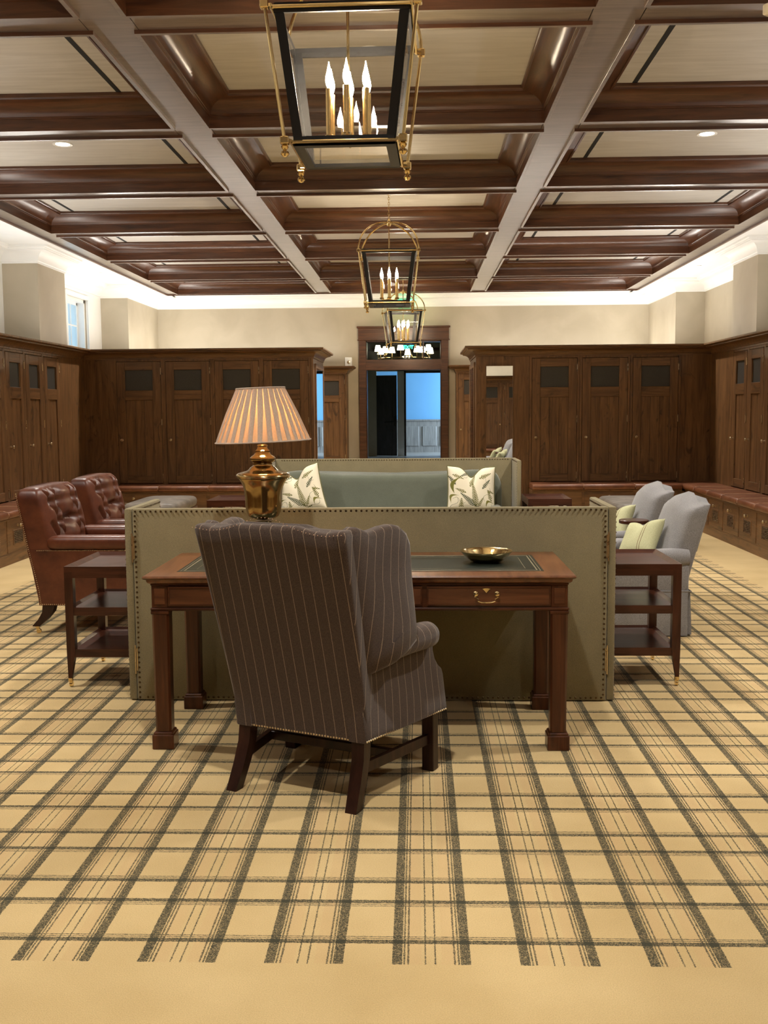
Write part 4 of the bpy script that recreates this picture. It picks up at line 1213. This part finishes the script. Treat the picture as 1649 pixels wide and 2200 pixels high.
place(lc, True, (-2.55, 7.17, 0), -pi / 2, 'nearer button-tufted brown leather armchair with brass nailheads on the left', 'tufted leather armchairs')
place(lc, False, (-2.55, 8.21, 0), -pi / 2, 'farther button-tufted brown leather armchair, behind the nearer one on the left', 'tufted leather armchairs')
# ------------------------------------------------------------------ grey skirted armchairs
def make_grey():
    t = thing('armchair', 'armchair', 'armchair')
    hw = .345
    def top(x): return .862 + .066 * (.5 + .5 * cos(pi * min(1, abs(x) / .30)))
    def rear(z): return -.0 - .15 * ((z - .28) / .6) ** 1.1 if z > .28 else 0.0
    b = B(); rings = []
    NV = 22
    for i in range(NV + 1):
        v = i / NV; ins = 0
        if v > .88:
            k = (v - .88) / .12; ins = .045 * (1 - sqrt(max(0, 1 - k * k)))
        ring = []
        hx, hy = hw - ins * .4 - .02 * (1 - v), max(.012, .095 - .018 * v - ins)
        for px, py in [(a_ if a_[1] > 0 else c_) for a_, c_ in zip(sring(hx, hy, 72, 4.0), sring(hx, hy, 72, 9.0))]:
            zt = top(px)
            z = .30 + v * (zt - .30)
            y = rear(z) + hy + py
            if py > 0: y += .05 * (1 - (px / hw) ** 2) * (1 - v) ** .5
            ring.append((px, y, z))
        rings.append(ring)
    b.loft(rings); bk = b.build('back', M_tweed, t, smooth=60)
    for s in (-1, 1):
        pts = []
        for k in range(12):
            v = .45 + .40 * k / 11; hx, hy = hw - .02 * (1 - v), .095 - .018 * v; z = .30 + v * (top(hx) - .30)
            pts.append((s * hx * .5 ** (1 / 9), rear(z) + hy - hy * .5 ** (1 / 9), z))
        B().tube(pts, .004, 6).build('piping', M_tweed, bk)
    for s in (-1, 1):
        b = B(); rr = []
        for y, k, dz in ((.0, .9, .0), (.05, 1, 0), (.16, 1.0, -.004), (.30, .98, -.012), (.62, .98, -.006), (.69, .9, -.006), (.715, .62, -.01), (.72, .3, -.012)):
            rr.append([(s * .315 + px, y, .515 + pz + dz) for px, pz in sring(.078 * k, .062 * k, 22, 2.4)])
        b.loft(rr); b.build('arm', M_tweed, t, smooth=60)
        B().box(min(s * .26, s * .372), max(s * .26, s * .372), .0, .68, .27, .49, .02, 2).build('side_panel', M_tweed, t)
    b = B(); cushion(b, -.25, .25, .12, .74, .31, .46, .05, 7, .02); b.build('seat_cushion', M_tweed, t, smooth=60)
    B().box(-.27, .27, .02, .68, .26, .32, .01).build('seat_deck', M_tweed, t)
    # skirt with an inverted pleat at each corner
    b = B()
    X, Y0_, Y1_ = .376, -.010, .690
    def ringat(z, fl):
        pts = []
        for (ax, ay), (bx_, by_), nx, ny in (((-X, Y0_), (X, Y0_), 0, -1), ((X, Y0_), (X, Y1_), 1, 0), ((X, Y1_), (-X, Y1_), 0, 1), ((-X, Y1_), (-X, Y0_), -1, 0)):
            for k in range(12):
                u = .03 + .94 * k / 11
                wv = fl * (.012 + .004 * sin(u * 22))
                pts.append((ax + (bx_ - ax) * u + nx * wv, ay + (by_ - ay) * u + ny * wv, z))
            # pleat fold at the corner
            pts.append((bx_ - (.030 if fl else .012) * math.copysign(1, bx_), by_ - (.030 if fl else .012) * (1 if by_ > .3 else -1), z))
        return pts
    b.loft([ringat(.300, 0), ringat(.29, .1), ringat(.15, .6), ringat(.008, 1.0)], True, False)
    b.build('skirt', M_tweed, t, smooth=40)
    b = B(); b.sweep([(-X, Y0_), (X, Y0_), (X, Y1_), (-X, Y1_)], [(0, .306), (-.004, .303), (-.004, .297), (0, .294)], closed=True); b.build('welt', M_tweed, t)
    return t
gc = make_grey()
place(gc, True, (1.765, 7.11, 0), pi / 2, 'nearer grey tweed skirted armchair with a camel back on the right', 'grey tweed armchairs')
place(gc, False, (1.79, 8.16, 0), pi / 2, 'farther grey tweed skirted armchair, behind the nearer one on the right', 'grey tweed armchairs')
# lime cushions with a double stitched line
def striped():
    m, nt, bs = newmat('pale_lime_linen')
    tc = N(nt, 'ShaderNodeTexCoord'); sx = N(nt, 'ShaderNodeSeparateXYZ'); nt.links.new(tc.outputs['Object'], sx.inputs[0])
    a = N(nt, 'ShaderNodeMath', operation='COMPARE'); a.inputs[1].default_value = .060; a.inputs[2].default_value = .0025
    c = N(nt, 'ShaderNodeMath', operation='COMPARE'); c.inputs[1].default_value = .082; c.inputs[2].default_value = .0025
    s = N(nt, 'ShaderNodeMath', operation='ADD')
    ab = N(nt, 'ShaderNodeMath', operation='ADD'); ab.inputs[1].default_value = .0; nt.links.new(sx.outputs[0], ab.inputs[0])
    for q in (a, c): nt.links.new(ab.outputs[0], q.inputs[0])
    nt.links.new(a.outputs[0], s.inputs[0]); nt.links.new(c.outputs[0], s.inputs[1])
    no = N(nt, 'ShaderNodeTexNoise'); no.inputs['Scale'].default_value = 260; nt.links.new(tc.outputs['Object'], no.inputs['Vector'])
    r = ramp(nt, [(.3, (.46, .46, .25)), (.7, (.60, .59, .36))]); nt.links.new(no.outputs[0], r.inputs[0])
    mx = N(nt, 'ShaderNodeMixRGB'); mx.inputs[2].default_value = (.17, .085, .04, 1)
    nt.links.new(s.outputs[0], mx.inputs[0]); nt.links.new(r.outputs[0], mx.inputs[1]); nt.links.new(mx.outputs[0], bs.inputs['Base Color'])
    bs.inputs['Roughness'].default_value = .9; bump(nt, bs, no.outputs[0], .2)
    return m
pm = pillow_mesh(.36, .29, .12, 40, chop=.03, concave=.09).mesh('lime_pillow', 60); pm.materials.append(striped())
for (x, y), lab in (((1.46, 7.02), 'pale lime pillow with a double stripe on the nearer grey armchair'), ((1.48, 8.06), 'pale lime pillow with a double stripe on the farther grey armchair')):
    t = thing('throw_pillow', lab, 'pillow', (x, y, .478), group='lime pillows on the grey armchairs', rot=(-.55, radians(-10), radians(-62)))
    link('cover', pm, t)
# round drinks table between the grey armchairs
t = thing('drinks_table', 'small round dark wood drinks table between the grey armchairs', 'table', (1.585, 7.635, 0))
B().lathe([(.0, .648), (.100, .648), (.108, .652), (.108, .672), (.104, .676), (.0, .676)], 36).build('top', M_dkx, t)
B().lathe([(.0215, .03), (.0205, .648)], 18).build('stem', M_dk, t)
B().lathe([(.0, 0), (.105, 0), (.105, .012), (.03, .03), (.022, .05)], 30).build('base', M_dk, t)

# grey armchair and pillow of the near bay, seen only in the mirror

# ------------------------------------------------------------------ writing desk
dk = thing('writing_desk', 'mahogany writing desk with a dark leather top in front of the screen', 'desk', (-.262, 4.79, 0))
DW, DD, DH = .905, .345, .78              # half width, half depth at the frieze, height
b = B()
edge = [(0, .742), (-.010, .744), (-.018, .752), (-.020, .762), (-.030, .766), (-.034, .772), (-.030, .779), (-.024, .780), (.10, .780), (.10, .742)]
b.sweep([(-DW, -DD), (DW, -DD), (DW, DD), (-DW, DD)], edge, closed=True, pclosed=True)
top_ = b.build('top_edge', M_edge, dk, smooth=40)
B().box(-DW + .09, DW - .09, -DD + .09, DD - .09, .745, .7805).build('leather_inset', M_inset, dk, smooth=0)
g = B()
for o, w in ((.104, .0022), (.118, .0050), (.165, .0016)):
    x, y = DW - o, DD - o
    for a in ((-x, x, -y - w / 2, -y + w / 2), (-x, x, y - w / 2, y + w / 2), (-x - w / 2, -x + w / 2, -y, y), (x - w / 2, x + w / 2, -y, y)):
        g.box(a[0], a[1], a[2], a[3], .7803, .7809)
g.build('gold_tooling', M_gold, dk, smooth=0)
b = B(); b.box(-DW, DW, -DD, DD, .635, .745); b.box(-DW - .008, DW + .008, -DD - .008, DD + .008, .622, .636, .004); b.box(-DW - .006, DW + .006, -DD - .006, DD + .006, .733, .745, .004)
b.build('frieze', M_mahx, dk)
for x0, x1, hd in ((-DW + .075, -.30, True), (-.275, .275, True), (.30, DW - .075, True)):
    d = B().box(x0, x1, -DD - .007, -DD + .01, .648, .727, .0025).build('drawer', M_burl, dk)
    bd = B(); bd.sweep([(x0, .648), (x1, .648), (x1, .727), (x0, .727)], [(-.002, 0), (-.002, .010), (.004, .010), (.005, 0)], closed=True)
    bd.xform(Matrix.Translation((0, -DD, 0)) @ Matrix.Rotation(pi / 2, 4, 'X')); bd.build('cock_bead', M_mahx, d)
    cx = (x0 + x1) / 2 - .01; y = -DD - .007
    h = B()
    for s in (-1, 1):
        h.lathe([(.0, 0), (.011, .0), (.011, .003), (.006, .006), (.006, .014), (.009, .018), (.0, .022)], 12)
    h.bm.free(); h = B()
    for s in (-1, 1):
        q = B(); q.lathe([(.0, 0), (.011, 0), (.011, .003), (.006, .006), (.006, .014), (.009, .018), (.0, .022)], 12)
        q.xform(Matrix.Translation((cx + s * .046, y, .697)) @ Matrix.Rotation(pi / 2, 4, 'X'))
        me = q.mesh('tmp'); h.bm.from_mesh(me); bpy.data.meshes.remove(me)
    bl = [(cx + .046 * k, y - .016, .697) for k in (-1,)] + [(cx - .050, y - .019, .685), (cx - .036, y - .020, .677), (cx - .038, y - .020, .668), (cx - .022, y - .020, .662), (cx, y - .020, .661), (cx + .022, y - .020, .662), (cx + .038, y - .020, .668), (cx + .036, y - .020, .677), (cx + .050, y - .019, .685), (cx + .046, y - .016, .697)]
    h.tube(bl, .0026, 6)
    h.build('bail_handle', M_brass, d)
    e = B(); e.prism([(cx - .007, .721), (cx - .018, .718), (cx - .012, .714), (cx - .007, .709), (cx, .700), (cx + .007, .709), (cx + .012, .714), (cx + .018, .718), (cx + .007, .721)], 'y', y - .003, y)
    e.build('keyhole_plate', M_brass, d)
for sx_ in (-1, 1):
    for sy_ in (-1, 1):
        x, y = sx_ * (DW - .034), sy_ * (DD - .034)
        b = B(); b.box(x - .036, x + .036, y - .036, y + .036, .636, .733, .002); lg = b.build('leg', M_mah, dk)
        b = B(); h = .034; ch = .008
        def octo(h, ch, z): return [(x + a, y + c, z) for a, c in ((-h + ch, -h), (h - ch, -h), (h, -h + ch), (h, h - ch), (h - ch, h), (-h + ch, h), (-h, h - ch), (-h, -h + ch))]
        b.loft([octo(.038, .009, .622), octo(.035, .009, .08)]); b.build('shaft', M_mah, lg, smooth=20)
        B().box(x - .041, x + .041, y - .041, y + .041, .606, .622, .003).build('collar', M_mah, lg)
        B().box(x - .048, x + .048, y - .048, y + .048, 0, .066, .003).box(x - .043, x + .043, y - .043, y + .043, .06, .078, .005).build('plinth_foot', M_mah, lg)
        b = B(); b.box(x - .024, x + .024, y - .0385, y - .034, .650, .722, .002); b.build('corner_block', M_burl, lg)

# ------------------------------------------------------------------ table lamp
lp = thing('table_lamp', 'brass urn table lamp with a pleated cloth shade on the desk', 'lamp', (-.722, 4.80, .7806))
b = B(); b.lathe([(.0, 0), (.095, 0), (.098, .008), (.09, .018), (.062, .026), (.05, .04), (.03, .06), (.024, .11), (.028, .16), (.036, .19), (.040, .20), (.0, .202)], 40); b.build('pedestal', M_antq, lp, smooth=50)
b = B(); rr = []                          # fluted bell
for r, z in ((.026, .206), (.052, .211), (.070, .222), (.080, .243), (.083, .27), (.085, .31), (.088, .34), (.093, .36), (.101, .378), (.111, .392), (.113, .398)):
    k = .5 + .5 * cos(pi * min(1, max(0, (z - .21) / .16)) * 2 - pi) if z < .37 else 0
    rr.append([((r * (1 + .030 * k * (abs(cos(4 * 2 * pi * j / 96)) - .5))) * cos(2 * pi * j / 96), (r * (1 + .030 * k * (abs(cos(4 * 2 * pi * j / 96)) - .5))) * sin(2 * pi * j / 96), z) for j in range(96)])
b.loft(rr); b.build('urn', M_antq, lp, smooth=50)
b = B(); b.lathe([(.108, .398), (.122, .401), (.1275, .410), (.124, .419), (.112, .425), (.100, .428), (.076, .434), (.066, .440), (.058, .450), (.048, .456), (.044, .462), (.044, .472), (.055, .478), (.061, .486), (.060, .494), (.050, .502), (.040, .508), (.034, .520), (.034, .527), (.030, .530), (.024, .537), (.022, .546), (.025, .550), (.020, .556), (.0, .557)], 48); b.build('urn_lid', M_antq, lp, smooth=45)
B().lathe([(.010, .555), (.010, .80), (.0, .801)], 14).build('stem', M_antq, lp)
def shade_mat(tl):
    m = bpy.data.materials.new('pleated_linen_shade'); m.use_nodes = True; nt = m.node_tree; nt.nodes.clear()
    o = N(nt, 'ShaderNodeOutputMaterial'); d = N(nt, 'ShaderNodeBsdfDiffuse'); tr_ = N(nt, 'ShaderNodeBsdfTranslucent'); mx = N(nt, 'ShaderNodeMixShader')
    no = N(nt, 'ShaderNodeTexNoise'); no.inputs['Scale'].default_value = 220; nt.links.new(coords(nt, (1, 1, .35)), no.inputs['Vector'])
    r = ramp(nt, [(.3, (.50, .40, .31)), (.7, (.60, .49, .39))]); nt.links.new(no.outputs[0], r.inputs[0]); nt.links.new(r.outputs[0], d.inputs[0])
    tr_.inputs[0].default_value = (.72, .42, .20, 1); mx.inputs[0].default_value = tl
    nt.links.new(d.outputs[0], mx.inputs[1]); nt.links.new(tr_.outputs[0], mx.inputs[2]); nt.links.new(mx.outputs[0], o.inputs[0])
    return m
M_shade = shade_mat(.5); M_pleat = shade_mat(.10)
TILT = Matrix.Translation((0, 0, .69)) @ Matrix.Rotation(radians(-2.0), 4, 'Y') @ Matrix.Translation((0, 0, -.69))
# overlapping box pleats: each pleat is a strip proud of the lining
NP = 30
b = B(); b.lathe([(.2165, .570), (.1085, .816)], 90, cap=False); b.xform(TILT); sh = b.build('lamp_shade', M_shade, lp, smooth=60)
for i in range(NP):
    a0 = 2 * pi * i / NP
    q = B(); r0 = []
    for z, r in ((.570, .2185), (.70, .1655), (.816, .1105)):
        f = (.816 - z) / (.816 - .570)
        w = (2 * pi / NP) * (.95 - .50 * f)
        r0.append([((r + .0018 * k_) * cos(a0 + w * k), (r + .0018 * k_) * sin(a0 + w * k), z) for k, k_ in ((0, 0), (.15, 1), (.5, 1.2), (.85, 1), (1, 0))])
    q.loft(r0, False, False); q.xform(TILT); q.build('pleat', M_pleat, sh, smooth=60)
b = B(); b.tube([(.1125 * cos(2 * pi * k / 60), .1125 * sin(2 * pi * k / 60), .815) for k in range(60)], .0035, 6, closed=True)
b.tube([(.2205 * cos(2 * pi * k / 60), .2205 * sin(2 * pi * k / 60), .571) for k in range(60)], .0035, 6, closed=True)
b.xform(TILT); b.build('shade_trim', plain('shade_trim', (.55, .44, .36), .9), sh)
b = B(); b.lathe([(.0, .63), (.012, .632), (.022, .66), (.03, .70), (.026, .73), (.0, .75)], 16); b.build('bulb', emit('lamp_bulb', (1.0, .62, .30), 8.0), lp)
l = bpy.data.lights.new('lamp_glow', 'POINT'); l.energy = 20; l.color = (1.0, .66, .34); l.shadow_soft_size = .035
o = bpy.data.objects.new('lamp_glow', l); COL.objects.link(o); o.parent = lp; o.location = (0, 0, .695)
lp.rotation_euler = (0, 0, radians(8))

# ------------------------------------------------------------------ brass bowl
t = thing('bowl', 'shallow polished brass bowl on the desk top', 'bowl', (.318, 4.825, .7810))
b = B(); b.lathe([(.0, .001), (.055, .0), (.075, .006), (.098, .022), (.113, .040), (.122, .049), (.1225, .052), (.115, .049), (.107, .041), (.092, .024), (.072, .010), (.05, .005), (.0, .0045)], 56)
b.build('dish', M_brass, t, smooth=60)
t.rotation_euler = (0, 0, .4)

# ------------------------------------------------------------------ wing chair
wc = thing('wing_chair', 'brown pinstriped wing chair turned away, pulled up to the desk', 'armchair', (-.463, 3.900, 0), radians(-25))
def wz(z): return min(1.0, max(0.0, (z - .245) / .825))
def wrear(z): return -.225 * wz(z) ** 1.1
def whalf(z): return .293 + .034 * wz(z)
def wtop(x):
    a = abs(x) / .327
    return 1.060 + .060 * exp(-(a / .42) ** 2) + .010 * ss(.72, 1.0, a)
b = B(); rings = []
for v, ins in [(i / 18, 0) for i in range(19)] + [(1, .008), (1, .02), (1, .036)]:
    dz = {0: -.02, .008: -.007, .02: -.001, .036: 0}[ins] if v == 1 else -.02 * v
    ring = []
    for px, py in sring(1.0, 1.0, 96, 8):
        zt = wtop(px * .327)
        z = .245 + v * (zt - .245) + dz
        x = px * (whalf(z) - ins * .5)
        y = wrear(z) + .055 + py * (.055 - ins)
        ring.append((x, y, z))
    rings.append(ring)
b.loft(rings); bk = b.build('back', M_pin, wc, smooth=50)
# the sewn edges: a pale cord along the top and down each side
cord = B(); pts = []
for i in range(41):
    x = -.322 + .644 * i / 40; z = wtop(x) - .012
    pts.append((x, wrear(z) + .003, z))
cord.studs(pts, .016, .0022, (0, -1, .6)); cord.build('stitching', M_seam, bk, kind='stuff')
for s in (-1, 1):
    # wing
    out = [(.0, .50), (.0, .70), (-.01, .9), (-.005, 1.035), (.015, 1.066), (.05, 1.078), (.085, 1.068), (.115, 1.055), (.16, 1.056), (.21, 1.064), (.27, 1.068), (.31, 1.058), (.345, 1.032), (.362, .99), (.360, .93), (.338, .84), (.312, .76), (.292, .70), (.280, .655), (.265, .60), (.20, .565), (.12, .535), (.05, .51)]
    def place_w(q, zz, d):
        base = wrear(zz) + .050
        return (s * (whalf(zz) - .004 + q * .19 + .052 * ss(.95, .60, zz) * ss(.0, .15, q) + d), base + q * .97, zz)
    b = B()
    n = len(out); cx_ = sum(p[0] for p in out) / n; cz_ = sum(p[1] for p in out) / n
    def shrink(p, k):
        dx, dz = cx_ - p[0], cz_ - p[1]; L = sqrt(dx * dx + dz * dz)
        return (p[0] + dx / L * k, p[1] + dz / L * k)
    rings = []
    for k, d in ((.10, -.060), (.022, -.060), (.008, -.055), (0, -.044), (0, -.014), (.008, -.003), (.022, .002), (.10, .004)):
        rings.append([place_w(*shrink(p, k), d) for p in out])
    b.loft(rings); b.build('wing', M_pin, wc, smooth=45)
    # rolled arm
    b = B(); rr = []
    for y, x, r, zc in ((.06, .290, .030, .575), (.08, .300, .046, .580), (.14, .316, .053, .585), (.26, .338, .055, .592), (.37, .354, .055, .590), (.412, .358, .053, .588), (.428, .360, .044, .588), (.432, .360, .02, .588)):
        rr.append([(s * x + r * cos(2 * pi * j / 24), y, zc + r * sin(2 * pi * j / 24)) for j in range(24)])
    b.loft(rr); arm = b.build('arm_roll', M_pin, wc, smooth=60)
    B().lathe([(.034, 0), (.037, .003), (.034, .006)], 20).xform(Matrix.Translation((s * .360, .429, .588)) @ Matrix.Rotation(-pi / 2, 4, 'X')).build('arm_button', M_pin, arm)
    # side panel under the arm
    pr = [(-.004, .245), (.52, .250), (.53, .262), (.53, .40), (.522, .425), (.498, .445), (.478, .475), (.468, .51), (.466, .56), (.47, .585), (.25, .585), (.0, .56), (-.06, .54), (-.062, .52), (-.03, .40)]
    def xo(y, z): return .295 + .165 * max(0, y) - .012 * ss(.3, .55, z) + .012 * ss(.40, .28, z) * ss(.3, .53, y)
    b = B(); rings = []
    for d, k in ((-.075, .02), (-.075, 0), (-.012, 0), (-.003, .004), (0, .014), (.0005, .06)):
        rg = []
        cy_, cz2 = .24, .42
        for y, z in pr:
            dy, dz = cy_ - y, cz2 - z; L = sqrt(dy * dy + dz * dz)
            yy, zz = y + dy / L * k, z + dz / L * k
            rg.append((s * (xo(yy, zz) + d), yy, zz))
        rings.append(rg)
    b.loft(rings); sp = b.build('side_panel', M_pin, wc, smooth=45)
    n = B(); n.studs([(s * (xo(y, .262) + .001), y, .252 + .008 * y) for y in (.0, .1, .2, .3, .4, .5, .525)], .0125, .0048, (s, -.2, 0)); n.build('nailhead_trim', M_nailb, sp, kind='stuff')
n = B(); n.studs([(-.285, -.001, .252), (.285, -.001, .252)], .0125, .0048, (0, -1, 0)); n.build('nailhead_trim', M_nailb, bk, kind='stuff')
b = B(); b.box(-.30, .30, .06, .525, .25, .40, .01); b.build('seat_deck', M_pin, wc)
b = B(); cushion(b, -.285, .285, .09, .56, .39, .50, .045, 7, .02); b.build('seat_cushion', M_pin, wc, smooth=60)
for s in (-1, 1):
    b = B(); rr = []
    for z, y, x, h in ((.26, .030, .255, .027), (.18, .020, .258, .026), (.10, -.012, .262, .025), (.0, -.062, .268, .0235)):
        rr.append([(s * x + a * h, y + c * h, z) for a, c in ((-1, -1), (1, -1), (1, 1), (-1, 1))])
    b.loft(rr); b.build('leg', M_legs, wc)
    b = B(); b.box(s * .335 - .026, s * .335 + .026, .458, .510, 0, .26, .003); b.build('leg', M_legs, wc)
    b = B()
    p, q = Vector((s * .250, .0, .135)), Vector((s * .333, .47, .135))
    b.loft([[c + Vector((a * .011, 0, e * .020)) for a, e in ((-1, -1), (1, -1), (1, 1), (-1, 1))] for c in (p, q)]); b.build('side_stretcher', M_legs, wc)
b = B(); b.box(-.29, .29, .225, .250, .117, .153, .002); b.build('cross_stretcher', M_legs, wc)
